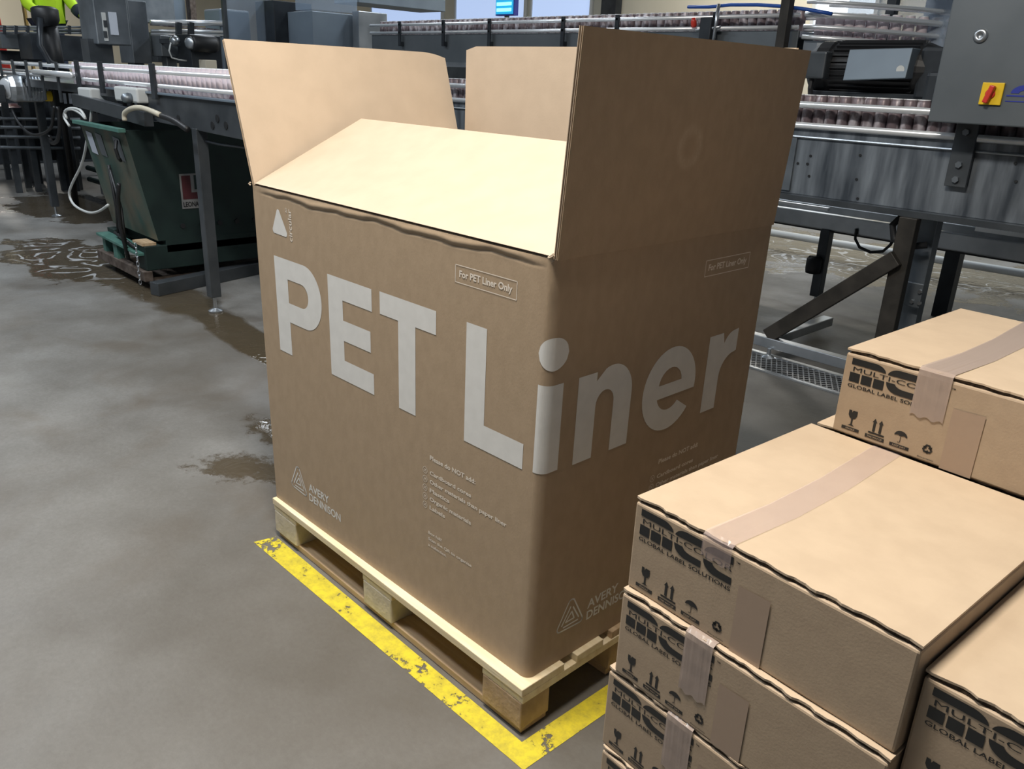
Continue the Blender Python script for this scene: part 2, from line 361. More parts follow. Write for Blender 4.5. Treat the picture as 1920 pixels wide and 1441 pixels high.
# yellow floor marking, two strips meeting at the pallet corner
yl = MB()
yl.add([(-1.205, -.075, .001), (.075, -.060, .001), (.012, -.004, .001), (-1.19, -.002, .001)], [(0, 1, 2, 3)])
yl.add([(.075, -.060, .001), (.098, .9, .001), (.030, .9, .001), (.012, -.004, .001)], [(0, 1, 2, 3)])
tag(yl.build('floor_marking', 'yellow_paint'), 'worn yellow painted L-shaped line on the floor round the pallet corner', 'floor marking')
# drain channel with grate
dr = thing('drain_channel', 'floor drain channel with perforated steel grate behind the large box', 'drain', (-1, 3.0, 0))
MB().box(-2.6, 1.2, 2.93, 3.16, .001, .004).build('channel', 'pit', dr)
k = MB().box(-2.6, 1.2, 3.16, 3.20, .001, .016).box(-2.6, 1.2, 2.905, 2.93, .001, .010); k.build('rim', 'steel', dr)
g = MB(); x = -2.4
while x < 1.0:
    g.beam((x, 2.93, .007), (x+.13, 3.16, .007), .007, .003); g.beam((x+.13, 2.93, .0085), (x, 3.16, .0085), .007, .003); x += .033
g.build('grate', 'grate', dr)

# ------------------------------------------------------------ pallet
def make_pallet(name, label, W=1.2, Dp=.8, loc=(0, 0, 0)):
    t = thing(name, label, 'pallet', (0, 0, 0))
    x0, y0 = -W, 0
    ys = [(0, .145), (.19, .29), (.3275, .4725), (.51, .61), (.655, .8)]; sc = Dp/.8
    for i, (a, b) in enumerate(ys):
        j = .006*sin(i*2.3)
        MB().box(x0, 0+j*.3, a*sc, b*sc, .122, .144).build('deck_board', 'pine' if i in (0, 1, 3) else 'pine_old', t, .002)
    xs = [(x0, x0+.145), (x0/2-.0725, x0/2+.0725), (-.145, 0)]
    for a, b in xs: MB().box(a, b, .004, Dp-.004, .100, .122).build('stringer_board', 'pine', t, .0015)
    for i, (a, b) in enumerate(xs):
        for j, (c, d) in enumerate(((.003, .1), (Dp/2-.0725, Dp/2+.0725), (Dp-.1, Dp-.003))):
            m = 'block_pale' if i < 2 else 'block'
            MB().box(a+.003, b-.003, c, d, .022, .100).build('block', m, t, .003)
    for c, d in ((0.012, .1), (Dp/2-.0725, Dp/2+.0725), (Dp-.1, Dp-.012)): MB().box(x0+.01, -.01, c, d, 0.001, .022).build('base_board', 'pine_old', t, .002)
    nl = MB()
    for a, b in xs:
        for dx in (.03, .11):
            for yy in (.04, .1): nl.lathe([(.004, 0), (.004, .0012), (.001, .002)], (a+dx, yy, .144), seg=8)
    nl.build('nails', 'steel_dull', t)
    t.location = loc
    return t
pal = make_pallet('pallet', 'pale wooden pallet under the large open cardboard box')

# ------------------------------------------------------------ the large box
ZB, ZT = .144, 1.158; SW, SD = 1.209, .809
BL0, BL1 = V((-1.196, .014)), V((-1.232, .024))      # near-left corner, foot and top
BR0, BR1 = V((-.017, .032)), V((-.004, .030))        # near-right corner
BC0, BC1 = V((-.012, .838)), V((-.005, .838))        # far-right corner
BD0, BD1 = V((-1.200, .838)), V((-1.232, .838))
def lerp(a, b, t): return a+(b-a)*t
def wallpos(s, z, off=0):
    """a point of the outer skin: s runs along the long side from its left edge, round the corner, along the short side"""
    t = (z-ZB)/(ZT-ZB); A, B, C = lerp(BL0, BL1, t), lerp(BR0, BR1, t), lerp(BC0, BC1, t)
    rr = .022
    if s <= SW-rr:
        p = lerp(A, B, s/SW); n = V((0, -1))
    elif s >= SW+rr:
        p = lerp(B, C, (s-SW)/SD); n = V((1, 0))
    else:
        th = (s-(SW-rr))/(2*rr)*pi/2
        c = V((B.x-rr, B.y+rr)); n = V((sin(th), -cos(th))); p = c+n*rr
    d = 0
    if s < SW-.01 and z > 1.10:
        zc = ZT-.019+.003*sin(s*13)+.0025*sin(s*31+1)+.0012*sin(s*75)
        e = min(1, max(0, s-.03)/.12)*min(1, max(0, SW-.02-s)/.1)
        d = e*(-.0025*math.exp(-((z-zc)/.0028)**2)+.0025*math.exp(-((z-(zc+.010))/.008)**2))
    bul = 0
    p = p+n*(d+off+bul)
    return V((p.x, p.y, z))
box = thing('cardboard_box', 'large open brown cardboard box printed in white, standing on the pallet', 'cardboard box', (-.6, .43, ZB))
bb = MB()
ss = [i*SW/60 for i in range(59)]+[SW-.022+i*.044/10 for i in range(11)]+[SW+.022+(SD-.022)*i/20 for i in range(1, 21)]
zs = [ZB+(1.10-ZB)*i/12 for i in range(13)]+[1.10+(ZT-1.10)*i/24 for i in range(1, 25)]
vs = [wallpos(s, z) for z in zs for s in ss]; n = len(ss)
fs = [(j*n+i, j*n+i+1, (j+1)*n+i+1, (j+1)*n+i) for j in range(len(zs)-1) for i in range(n-1)]
bb.add(vs, fs)
TK = .007
def slabq(p0, p1, p2, p3):   # far walls: bottom p0,p1 top p2,p3, thickened inwards
    c = V((-.6, .43, 0))
    out = [p0, p1, p2, p3]; inn = []
    for q in out:
        d = (c-V(q)); d.z = 0; inn.append(V(q)+V((TK*(1 if d.x > 0 else -1), TK*(1 if d.y > 0 else -1), 0)))
    bb.add(out, [(0, 1, 2, 3)]); bb.add(inn, [(3, 2, 1, 0)], 1)
def P3(p, z): return V((p.x, p.y, z))
slabq(P3(BC0, ZB), P3(BD0, ZB), P3(BD1, ZT), P3(BC1, ZT))
slabq(P3(BD0, ZB), P3(BL0, ZB), P3(BL1, ZT), P3(BD1, ZT))
# inner faces of the near walls, floor of the box
def ins(p): return V((p.x+(TK if p.x < -.6 else -TK), p.y+(TK if p.y < .43 else -TK)))
bb.add([P3(ins(BL0), ZB), P3(ins(BR0), ZB), P3(ins(BR1), ZT), P3(ins(BL1), ZT)], [(3, 2, 1, 0)], 1)
bb.add([P3(ins(BR0), ZB), P3(ins(BC0), ZB), P3(ins(BC1), ZT), P3(ins(BR1), ZT)], [(3, 2, 1, 0)], 1)
bb.add([P3(ins(q), ZB+.003) for q in (BL0, BR0, BC0, BD0)], [(0, 1, 2, 3)], 1)
rim = [(BL1, BR1), (BR1, BC1), (BC1, BD1), (BD1, BL1)]
for a_, b_ in rim: bb.add([P3(a_, ZT), P3(b_, ZT), P3(ins(b_), ZT), P3(ins(a_), ZT)], [(0, 1, 2, 3)], 2)
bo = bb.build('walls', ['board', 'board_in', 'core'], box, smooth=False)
for p_ in bo.data.polygons: p_.use_smooth = p_.material_index == 0 and len(p_.vertices) == 4
# flaps: liners with recessed fluting between them
def flap(base, along, width, out, ang, L, outer='board', cut=None, wave=0):
    """hinge line base + along*s; leans by ang from upright towards out; skin 'outer' is on the out side"""
    base, along, out = V(base), V(along), V(out); up = V((0, 0, 1)); a = rad(ang)
    d = out*sin(a)+up*cos(a); nn = out*cos(a)-up*sin(a)          # nn: outward normal
    mb = MB(); lay = [(-.0055, -.0043, 1, 0), (-.0043, -.0006, 2, .004), (-.0006, .0006, 1, .0005), (.0006, .0043, 2, .004), (.0043, .0055, 0, 0)]
    N = 24
    for n0, n1, mi, ins_ in lay:
        s0, s1, l1 = ins_, width-ins_, L-ins_
        for i in range(N):
            ta, tb = s0+(s1-s0)*i/N, s0+(s1-s0)*(i+1)/N
            rows = 10; 
            for j in range(rows):
                la, lb = l1*j/rows, l1*(j+1)/rows
                def q(s, l, n_):
                    ll = l
                    if cut and l > L*.9:
                        e = max(0, 1-abs(s-cut[0])/cut[1]); ll = l-cut[2]*e*e
                    bulge = wave*sin(pi*s/width)*sin(pi*min(1, l/L))
                    return base+along*s+d*ll+nn*(n_+bulge)
                vs = [q(ta, la, n0), q(tb, la, n0), q(tb, lb, n0), q(ta, lb, n0), q(ta, la, n1), q(tb, la, n1), q(tb, lb, n1), q(ta, lb, n1)]
                fs = [(3, 2, 1, 0), (4, 5, 6, 7)]
                if j == 0: fs.append((0, 1, 5, 4))
                if i == N-1: fs.append((1, 2, 6, 5))
                if j == rows-1: fs.append((2, 3, 7, 6))
                if i == 0: fs.append((3, 0, 4, 7))
                mb.add(vs, fs, mi)
    return mb
AX, AY = (1, 0, 0), (0, 1, 0)
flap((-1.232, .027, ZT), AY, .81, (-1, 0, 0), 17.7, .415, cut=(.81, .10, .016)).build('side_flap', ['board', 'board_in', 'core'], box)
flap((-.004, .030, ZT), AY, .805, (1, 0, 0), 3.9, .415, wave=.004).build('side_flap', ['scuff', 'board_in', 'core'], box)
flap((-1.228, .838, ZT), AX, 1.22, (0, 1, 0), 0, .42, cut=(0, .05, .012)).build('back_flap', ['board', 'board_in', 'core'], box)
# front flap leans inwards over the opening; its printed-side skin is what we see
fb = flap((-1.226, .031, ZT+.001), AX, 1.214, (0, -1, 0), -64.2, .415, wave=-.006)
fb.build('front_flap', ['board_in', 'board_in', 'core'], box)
tb_ = MB().tube([(-1.236, .02, ZT), (-1.24, .017, ZT+.004), (-1.236, .02, ZT+.008)], .003, 6).tube([(-.004, .022, ZT-.002), (-.008, .016, ZT+.006), (0, .02, ZT+.012)], .004, 6)
tb_.build('torn_corner_paper', 'board_in', box)
# lettering
OFF = .0006
W = lambda s, z: wallpos(s, z, OFF)
RR = lambda r, z: wallpos(SW+r, z, OFF)
def part(ink, name, m, fn, label=None): return ink.build(name, m, fn, box, label)
I = Ink(); I.poly([(.099, .682), (.171, .682), (.171, .784)]+arc(.262, .877, .089, .093, -90, 90, 22)+[(.099, .970)], ([(.171, .912)]+arc(.245, .877, .036, .035, 90, -90, 14)+[(.171, .842)])[::-1]); part(I, 'letter_p', 'white_ink', W)
I = Ink(); I.poly([(.387, .686), (.594, .686), (.594, .744), (.457, .744), (.457, .800), (.583, .800), (.583, .857), (.457, .857), (.457, .912), (.592, .912), (.592, .971), (.387, .971)]); part(I, 'letter_e', 'white_ink', W)
I = Ink(); I.poly([(.703, .685), (.772, .685), (.772, .915), (.850, .915), (.850, .973), (.627, .973), (.627, .915), (.703, .915)]); part(I, 'letter_t', 'white_ink', W)
I = Ink(); I.poly([(.957, .684), (1.152, .684), (1.152, .745), (1.024, .745), (1.024, .973), (.957, .973)]); part(I, 'letter_l', 'white_ink', W)
I = Ink(); I.rect(1.184, SW+.050, .690, .893, 16); i2 = 20
cx_, rx_ = SW+.015, .044
for i in range(i2):
    a_ = -rx_+2*rx_*i/i2; b_ = -rx_+2*rx_*(i+1)/i2; ha = .036*max(0, 1-(a_/rx_)**2)**.5; hb = .036*max(0, 1-(b_/rx_)**2)**.5; k = len(I.v)
    I.v += [(cx_+a_, .961-ha), (cx_+b_, .961-hb), (cx_+b_, .961+hb), (cx_+a_, .961+ha)]; I.f.append((k, k+1, k+2, k+3))
part(I, 'letter_i', 'white_ink', W)
I = Ink(); I.poly([(.098, .686), (.160, .686), (.160, .80)]+arc(.191, .812, .031, .033, 180, 0, 12)+[(.222, .686), (.286, .686), (.286, .82)]+arc(.212, .822, .074, .078, 0, 110, 14)+[(.158, .872), (.158, .893), (.098, .893)]); part(I, 'letter_n', 'white_ink', RR)
ce, cz = .438, .789
I = Ink(); I.poly(arc(ce, cz, .107, .108, -8, 318, 44)+arc(ce, cz, .048, .052, 318, 205, 12)+[(.392, .768), (.545, .768)]); 
I = Ink()
outer = arc(ce, cz, .107, .108, -10, 322, 44)
inner = arc(ce, cz-.004, .050, .050, 318, 198, 12)
I.poly(outer+inner+[(.394, .770)], [(.392, .805)]+arc(ce, cz+.012, .046, .044, 178, 5, 12)+[(.486, .805)])
part(I, 'letter_e', 'white_ink', RR)
I = Ink(); I.poly([(.590, .685), (.653, .685), (.653, .77)]+arc(.715, .77, .062, .062, 180, 92, 8)+[(.722, .834), (.722, .895)]+arc(.705, .835, .052, .058, 90, 150, 6)+[(.652, .893), (.590, .893)]); part(I, 'letter_r', 'white_ink', RR)
# small print on both faces
def frame_note(fn, x0, x1):
    I = Ink(); I.stroke([(x0, 1.056), (x1, 1.056), (x1, 1.095), (x0, 1.095)], .0018, True); I.text('For PET Liner Only', x0+.013, x1-.013, 1.0695, .0155, .028)
    part(I, 'framed_note', 'thin_ink', fn)
def info(fn, x0):
    I = Ink(); I.text('Please do NOT add:', x0, x0+.172, .587, .0125, .028)
    rows = [('Cardboard cores', .158), ('Other materials than paper liner', .283), ('Plastics', .078), ('Organic materials', .160), ('Labels', .062)]
    for i, (t, wd) in enumerate(rows):
        z = .5455-.0245*i; I.text(t, x0, x0+wd, z, .0112, .026)
        c = (x0-.019, z+.0055); I.stroke(arc(c[0], c[1], .0088, .0088, 0, 345, 18), .0014, True)
        for q in (1, -1): I.stroke([(c[0]-.0038, c[1]-.0038*q), (c[0]+.0038, c[1]+.0038*q)], .0014)
    part(I, 'do_not_add_list', 'thin_ink', fn)
def scan(fn, x0):
    I = Ink(); I.text('Box full?', x0, x0+.055, .374, .0085, .022); I.text('Scan the QR to organise', x0, x0+.172, .356, .0085, .022); I.text('a collection.', x0, x0+.076, .338, .0085, .022)
    part(I, 'scan_note', 'thin_ink', fn)
def avery(fn, x0):
    I = Ink(); z0 = .226
    # rounded triangular monogram: outer outline and two nested strokes
    ap, bl, br = (x0+.050, z0+.081), (x0+.004, z0+.006), (x0+.092, z0+.003)
    out = arc(ap[0]-.002, ap[1]-.003, .011, .008, 35, 145, 6)+arc(bl[0]+.010, bl[1]+.010, .011, .010, 165, 270, 6)+arc(br[0]-.008, br[1]+.008, .010, .009, 270, 385, 6)
    I.stroke(out, .0042, True)
    I.stroke([(x0+.047, z0+.066), (x0+.018, z0+.020)], .0042)
    I.stroke([(x0+.078, z0+.014), (x0+.024, z0+.014)], .0042)
    I.stroke([(x0+.055, z0+.062), (x0+.080, z0+.020)], .0042)
    I.stroke([(x0+.052, z0+.050), (x0+.032, z0+.026), (x0+.062, z0+.026), (x0+.052, z0+.050)], .0042)
    part(I, 'triangular_monogram', 'white_ink', fn)
    I = Ink(); I.text('AVERY', x0+.110, x0+.228, z0+.030, .026, .022); I.text('DENNISON', x0+.110, x0+.290, z0-.004, .026, .022)
    part(I, 'maker_name', 'white_ink', fn)
frame_note(W, .916, 1.109); frame_note(RR, .526, .721); info(W, .830); info(RR, .430); scan(W, .825); avery(W, .110); avery(RR, .090)
I = Ink(); I.poly(arc(.141, 1.101, .008, .007, 20, 160, 6)+arc(.113, 1.047, .009, .010, 165, 260, 6)+arc(.176, 1.045, .009, .010, 280, 375, 6)); part(I, 'triangle_mark', 'white_ink', W)
I = Ink(); I.text('circular', 1.027, 1.117, .213, .019, .016, vert=True); I.text('AD', 1.104, 1.118, .192, .010, .01, vert=True); part(I, 'upright_word', 'thin_ink', W)

# ------------------------------------------------------------ shipping cartons
CW, CD, CH = .475, .535, .1745
def make_carton(name, label, group, tape_front=.045, thick=False, ta=(.139, .193)):
    """origin at the near-left foot; near face in the plane y = 0"""
    t = thing(name, label, 'carton', (0, 0, 0), group)
    b = MB(); h = CH-.006
    b.box(0, CW, 0, CD, .001, h-.003)
    b.build('carton_body', 'carton', t, .004)
    # the closed top, its cut near edge ragged above a dark gap
    for x0, x1, s in ((-.001, CW+.001, 0),):
        f = MB(); N = 52; R = random.Random(3+s)
        vs = []
        for i in range(N+1):
            x = x0+(x1-x0)*i/N; e = .0035*R.random()+.0015*sin(i*1.1); lift = .0024*(1+sin(i*.30+s*2))*.5*min(1, i/4, (N-i)/4)
            for y, zt_ in ((.0015-e+.003, CH), (CD+.001, CH)):
                vs += [(x, y, zt_-.0042+(lift if y < .1 else 0)), (x, y, zt_+(lift*.6 if y < .1 else 0))]
        fs = []
        for i in range(N):
            k = i*4; m_ = k+4
            fs += [(k+1, m_+1, m_+3, k+3), (k, k+2, m_+2, m_), (k, m_, m_+1, k+1), (k+2, k+3, m_+3, m_+2)]
        fs += [(0, 1, 3, 2), (N*4, N*4+2, N*4+3, N*4+1)]
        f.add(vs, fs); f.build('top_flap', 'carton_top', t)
    g_ = MB().box(.006, CW-.006, .006, CD-.004, h-.004, CH-.0042); g_.build('inner_flap', 'core', t)
    F = lambda x, z: V((x, -.0006, CH+z))
    I = Ink()
    I.poly([(.0145, -.016), (.062, -.0155)]+arc(.060, -.030, .023, .0145, 80, 5, 8)+[(.064, -.0285), (.0145, -.0285)])
    for x in (.0145, .0385, .0625): I.rect(x, x+.0205, -.063, -.0445)
    for dx in (0, .0575):
        I.poly([(.1395+dx, -.0160), (.1395+dx, -.0290), (.0865+dx, -.0290)]+arc(.110+dx, -.0310, .0235, .0150, 175, 95, 8))
        I.poly([(.0865+dx, -.0440), (.104+dx, -.0440)]+arc(.122+dx, -.0440, .0180, .0075, 185, 270, 6)+[(.1405+dx, -.0515), (.1405+dx, -.0635), (.1200+dx, -.0635)]+arc(.112+dx, -.0440, .0255, .0195, 262, 182, 8))
    I.text('MULTI-COLOR', .0195, .1975, -.0415, .0095, .0)
    I.text('GLOBAL LABEL SOLUTIONS', .0145, .1985, -.0745, .0072, .014)
    I.text('TM', .2015, .2085, -.0225, .0032, .01)
    I.build('printed_logo', 'black_ink', F, t)
    I = Ink()      # handling marks
    I.poly([(.028, -.120), (.0335, -.120), (.0345, -.1245), (.0365, -.120), (.0455, -.120), (.0455, -.130), (.0425, -.1355), (.0385, -.1375), (.0385, -.149), (.0435, -.152), (.030, -.152), (.035, -.149), (.035, -.1375), (.031, -.1355), (.028, -.130)])
    I.rect(.0185, .0545, -.162, -.1555)
    for cx in (.082, .0945): I.poly([(cx-.0025, -.1485), (cx+.0025, -.1485), (cx+.0025, -.130), (cx+.0048, -.130), (cx, -.1215), (cx-.0048, -.130), (cx-.0025, -.130)])
    I.rect(.0725, .104, -.1535, -.1500); I.rect(.0675, .1055, -.1635, -.1565)
    I.poly(arc(.1345, -.1395, .0125, .0105, 0, 180, 14)+[(.128, -.1375), (.1345, -.139), (.141, -.1375)]); I.stroke([(.1345, -.139), (.1345, -.151), (.132, -.1525), (.1305, -.151)], .0010)
    I.rect(.1165, .1535, -.163, -.1565)
    for k in range(3):
        a0 = rad(90+120*k); c0 = (.186, -.1465)
        def tr(x, y): return (c0[0]+x*cos(a0-pi/2)-y*sin(a0-pi/2), c0[1]+x*sin(a0-pi/2)+y*cos(a0-pi/2))
        I.poly([tr(*q) for q in [(-.0080, .0015), (-.0035, .0090), (.0035, .0090), (.0058, .0052), (.0078, .0064), (.0070, -.0010), (.0004, .0020), (.0024, .0032), (.0010, .0056), (-.0010, .0056), (-.0046, -.0005)]])
    I.text('Recyclable', .171, .2005, -.1665, .0026, .01)
    I.build('handling_symbols', 'black_ink', F, t)
    I = Ink(); F2 = lambda x, z: V((x, -.0009, CH+z))
    I.text('FRAGILE', .0275, .0455, -.1605, .0035, .01); I.text('THIS WAY UP', .0715, .1015, -.1617, .0035, .01); I.text('KEEP DRY', .1225, .1475, -.1615, .0035, .01)
    I.build('symbol_captions', 'carton', F2, t)
    # top tape folded over the near edge, and the end of the bottom tape coming up the front
    a, b_ = ta
    tp = MB(); N = 12
    R = random.Random(5)
    path = [(CD, CH+.0015), (CD*.6, CH+.0012), (CD*.3, CH+.0014), (.006, CH+.0026), (-.0012, CH-.002), (-.0018, CH-.012), (-.0016, CH-tape_front)]
    vs = []
    for j, (y, z) in enumerate(path):
        for i in range(N+1):
            dx = .010*sin(y*7)*(1 if y > .02 else 0); rp = (R.random()-.5)*.0014*(1 if 2 < j < 6 else .2)
            vs.append((a+dx+(b_-a)*i/N, y-abs(rp)*(1 if z < CH else 0), z+(abs(rp) if z > CH else 0)+(.003*sin(i*1.3) if j == 6 else 0)))
    fs = [(j*(N+1)+i, j*(N+1)+i+1, (j+1)*(N+1)+i+1, (j+1)*(N+1)+i) for j in range(len(path)-1) for i in range(N)]
    tp.add(vs, fs); o = tp.build('top_tape', 'tape_thick' if thick else 'tape', t)
    tp = MB(); tp.add([(.2125, -.0014, CH-.056), (.2675, -.0014, CH-.054), (.2675, -.0014, .001), (.2125, -.0014, .001)], [(0, 1, 2, 3)]); tp.build('bottom_tape', 'tape_flat', t)
    return t
OY = -.1145; YW = -.062
G = 'shipping cartons stacked in front of the large box'
c1 = make_carton('shipping_carton', 'topmost carton of the front stack, its whole black logo and broad top showing', G, .040)
c2 = make_carton('shipping_carton', 'carton directly beneath the front stack\'s topmost one, grey tape over its logo', G, .115, True)
def place(o, lx, ly, z, yaw=YW): o.location = (.3465+lx*cos(yaw)-ly*sin(yaw), OY+lx*sin(yaw)+ly*cos(yaw), z); o.rotation_euler = (0, 0, yaw)
ZP = .144
place(c1, 0, 0, ZP+3*CH); place(c2, .001, -.012, ZP+2*CH)
c3 = copy_tree(c2, (0, 0, 0), label='third carton down in the front stack, beside the yellow floor line'); place(c3, -.012, -.012, ZP+CH, YW-.01)
c4 = copy_tree(c1, (0, 0, 0), label='lowest carton of the front stack, cut off by the bottom of the photo'); place(c4, -.004, -.018, ZP)
lo_ = [('third carton up', 2), ('second carton up', 1), ('bottom carton', 0)]
up = make_carton('shipping_carton', 'carton standing highest, on the stack behind the front one', G, .090, True, (.1405, .2010))
up.location = (.423, .4195, ZP+4*CH+.001); up.rotation_euler = (0, 0, -.046)
for k in (0, 1, 2, 3):
    o = copy_tree(c1, (0, 0, 0), label=['bottom', 'second', 'third', 'fourth'][k]+' carton from the pallet in the stack behind the front one', skip=('symbol_captions',)); o.location = (.385, .432, ZP+k*CH); o.rotation_euler = (0, 0, -.05)
cr = copy_tree(c1, (0, 0, 0), label='carton at the lower right corner, brightest top, cut off by the frame'); cr.location = (.8265, -.126, ZP+2.86*CH); cr.rotation_euler = (0, 0, -.058)
for k in (0, 1):
    o = copy_tree(c1, (0, 0, 0), label=['bottom', 'middle'][k]+' carton under the bright one at the lower right', skip=('symbol_captions',)); o.location = (.829, -.145, ZP+(k-.07)*CH*1.0); o.rotation_euler = (0, 0, -.058)
    if k == 0: o.location.z = ZP
    else: o.location.z = ZP+CH
cr.location.z = .800-CH
mid = copy_tree(c1, (0, 0, 0), label='carton third up under the bright one at the lower right', skip=('symbol_captions',)); mid.location = (.829, -.142, ZP+2*CH); mid.rotation_euler = (0, 0, -.058)
mid.scale = (1, 1, (.800-CH-ZP-2*CH)/CH)
p2 = make_pallet('pallet', 'wooden pallet carrying the stacks of shipping cartons', .98, 1.2, (1.345, -.155, 0))

# ------------------------------------------------------------ cans
def can_mesh(name, m, h=.16):
    mb = MB(); mb.lathe([(.024, 0), (.033, .008), (.033, h-.016), (.027, h-.004), (.0285, h), (.026, h), (.025, h-.004)], seg=14, ms=[0, 0, 0, 1, 1, 1])
    me = D.meshes.new(name); me.from_pydata(mb.v, [], mb.f); me.materials.append(M[m]); me.materials.append(M['lid'])
    for p_, mi in zip(me.polygons, mb.m): p_.material_index = mi; p_.use_smooth = True
    return me
CM = can_mesh('can', 'can', .17); CP = can_mesh('pale_can', 'can_pink'); CR = can_mesh('short_can', 'can', .135)
def cans(me, label, group, x0, x1, y, z, step=.0685, jit=.004, name='drinks_can'):
    n = int((x1-x0)/step); R = random.Random(int(y*100))
    for i in range(n+1):
        o = D.objects.new(name, me); COL.objects.link(o); tag(o, label, 'drinks can', group)
        o.location = (x0+i*step, y+(R.random()-.5)*2*jit, z); o.rotation_euler = (0, 0, R.random()*6.28)

# ------------------------------------------------------------ generic conveyor
def foot(mb, x, y, z1):
    mb.lathe([(.045, .001), (.045, .010), (.018, .022), (.011, .024), (.011, z1)], (x, y, 0), seg=14)
def conveyor(name, label, x0, x1, y0, y1, zt, ph, rails, brx, legs, side='steel_dull', rr=.017, railx=None):
    t = thing(name, label, 'conveyor', ((x0+x1)/2, (y0+y1)/2, 0))
    MB().box(x0, x1, y0+.02, y1-.02, zt-.035, zt).build('chain_bed', 'steel', t)
    MB().box(x0, x1, y0, y0+.012, zt-ph, zt+.004).build('side_panel', side, t, .003)
    MB().box(x0, x1, y1-.012, y1, zt-ph, zt+.004).build('side_panel', side, t, .003)
    ra, rb = railx or (x0, x1)
    for z in rails:
        for y in (y0-.015, y1+.015): MB().tube([(ra, y, z), (rb, y, z)], rr, 12).build('guide_rail', 'rail', t, smooth=True)
    for x in brx:
        b = MB().box(x-.018, x+.018, y0-.045, y0-.030, zt-.10, max(rails)+.03).box(x-.018, x+.018, y0-.034, y0, zt-.10, zt-.06)
        for z in rails: b.box(x-.012, x+.012, y0-.045, y0-.01, z-.01, z+.01)
        b.build('rail_bracket', 'dark', t, .003)
    for x, y in legs:
        l = MB().box(x-.032, x+.032, y-.032, y+.032, .10, zt-ph+.01).build('leg', 'darkgrey', t, .004)
        f = MB(); foot(f, x, y, .12); f.build('foot_pad', 'steel', l)
    return t

# right-hand conveyor with the streaked steel trough
cv = conveyor('trough_conveyor', 'stainless conveyor with streaked steel trough side behind the large box, right', -5.6, 2.6, 3.30, 3.72, 1.295, .36, [1.305, 1.413], [-4.9, -3.2], [(-4.8, 3.5), (-3.0, 3.5)], side='trough', rr=.018)
pb = MB()
for u, v in ((1520, 292), (1496, 306), (1514, 307), (1517, 330), (1613, 291), (1606, 336), (1904, 306), (1905, 340), (1608, 372)):
    q = pxY(u, v, 3.298); pb.lathe([(.007, 0), (.007, .004)], (q.x, q.y, q.z), (0, -1, 0), seg=10)
pb.build('bolt_holes', 'black', cv)
sp = MB().box(-1.55, -1.27, 3.288, 3.30, .95, 1.24); sp.build('splice_plate', 'steel_dull', cv, .002)
MB().box(-5.6, 2.6, 3.24, 3.32, .905, .935).build('lower_lip', 'darkgrey', cv)
MB().tube([(-5.6, 3.29, 1.245), (2.6, 3.29, 1.245)], .007, 8).build('edge_bead', 'steel', cv)
# stand under it
st = thing('conveyor_stand', 'brown-stained steel stand with diagonal brace under the trough conveyor', 'stand', (-.56, 3.2, 0))
MB().box(-.605, -.515, 3.21, 3.27, .10, .905).build('post', 'brown_steel', st, .004)
MB().beam((-.57, 3.20, .70), (-1.21, 3.20, .12), .05, .085).build('diagonal_brace', 'brown_steel', st, .004)
MB().box(-1.42, .9, 3.17, 3.23, .055, .115).build('foot_beam', 'steel', st, .004)
MB().box(-1.24, -1.17, 3.23, 3.95, .06, .115).build('cross_beam', 'steel', st, .004)
MB().box(-.40, -.30, 3.25, 3.95, .06, .115).build('cross_beam', 'steel', st, .004)
f = MB(); foot(f, -1.165, 3.155, .06); f.build('foot_pad', 'steel', st)
l2 = MB().box(-.60, -.50, 3.46, 3.54, .08, .93); l2.build('rear_post', 'steel_dull', st, .004)
MB().box(-.66, -.48, 3.40, 3.42, .42, .55).build('gusset_plate', 'steel_dull', st, .003)
bt = MB()
for dx, dz in ((-.06, .45), (-.02, .45), (-.03, .51)): bt.lathe([(.011, 0), (.011, .012)], (-.46+dx, 3.40, dz), (0, -1, 0), seg=6)
bt.build('bolts', 'steel', st)
hs = MB().tube([(-.62, 3.34, .92), (-.68, 3.34, .84), (-.66, 3.34, .77), (-.58, 3.36, .74), (-.50, 3.38, .76)], .018, 10)
tag(hs.build('cable_loop', 'black', smooth=True), 'short black cable loop hanging under the steel trough', 'cable')
hs = MB().tube([(-1.35, 4.445, .62), (-1.34, 4.445, .55), (-1.30, 4.445, .50), (-1.22, 4.445, .48), (-1.14, 4.445, .50), (-1.10, 4.445, .55), (-1.08, 4.445, .62)], .010, 8)
tag(hs.build('cable_loop', 'black', smooth=True), 'thin black cable drooping below the rear stainless beam', 'cable')
# rear low conveyor
lb = thing('low_conveyor', 'low stainless beam conveyor running behind the steel stand', 'conveyor', (0, 4.5, 0))
MB().box(-2.5, 2.6, 4.46, 4.52, .575, .685).build('side_beam', 'steel', lb, .008)
MB().box(-2.5, 2.6, 4.92, 4.98, .575, .685).build('side_beam', 'steel', lb, .008)
MB().box(-2.5, -1.55, 4.40, 4.43, .715, .735).build('guide_rail', 'rail', lb)
MB().box(-.6, 2.6, 4.40, 4.43, .725, .75).build('guide_rail', 'rail', lb)
MB().box(-2.5, 2.6, 4.55, 4.9, .55, .60).build('belt', 'black', lb)
for x in (-1.56, .6):
    l = MB().box(x-.035, x+.035, 4.44, 4.51, .10, .58).build('leg', 'darkgrey', lb, .004)
    MB().lathe([(.05, 0), (.055, .03), (.055, .10), (.04, .12)], (x-.03, 4.42, .27), seg=14).build('clamp_knob', 'black', l, smooth=True)
    f = MB(); foot(f, x, 4.475, .12); f.build('foot_pad', 'steel', l)
pp = MB().tube([(-4.2, 6.6, .10), (.4, 6.9, .10)], .035, 10); tag(pp.build('floor_pipe', 'white_pl', smooth=True), 'white pipe lying along the far floor under the conveyors', 'pipe')
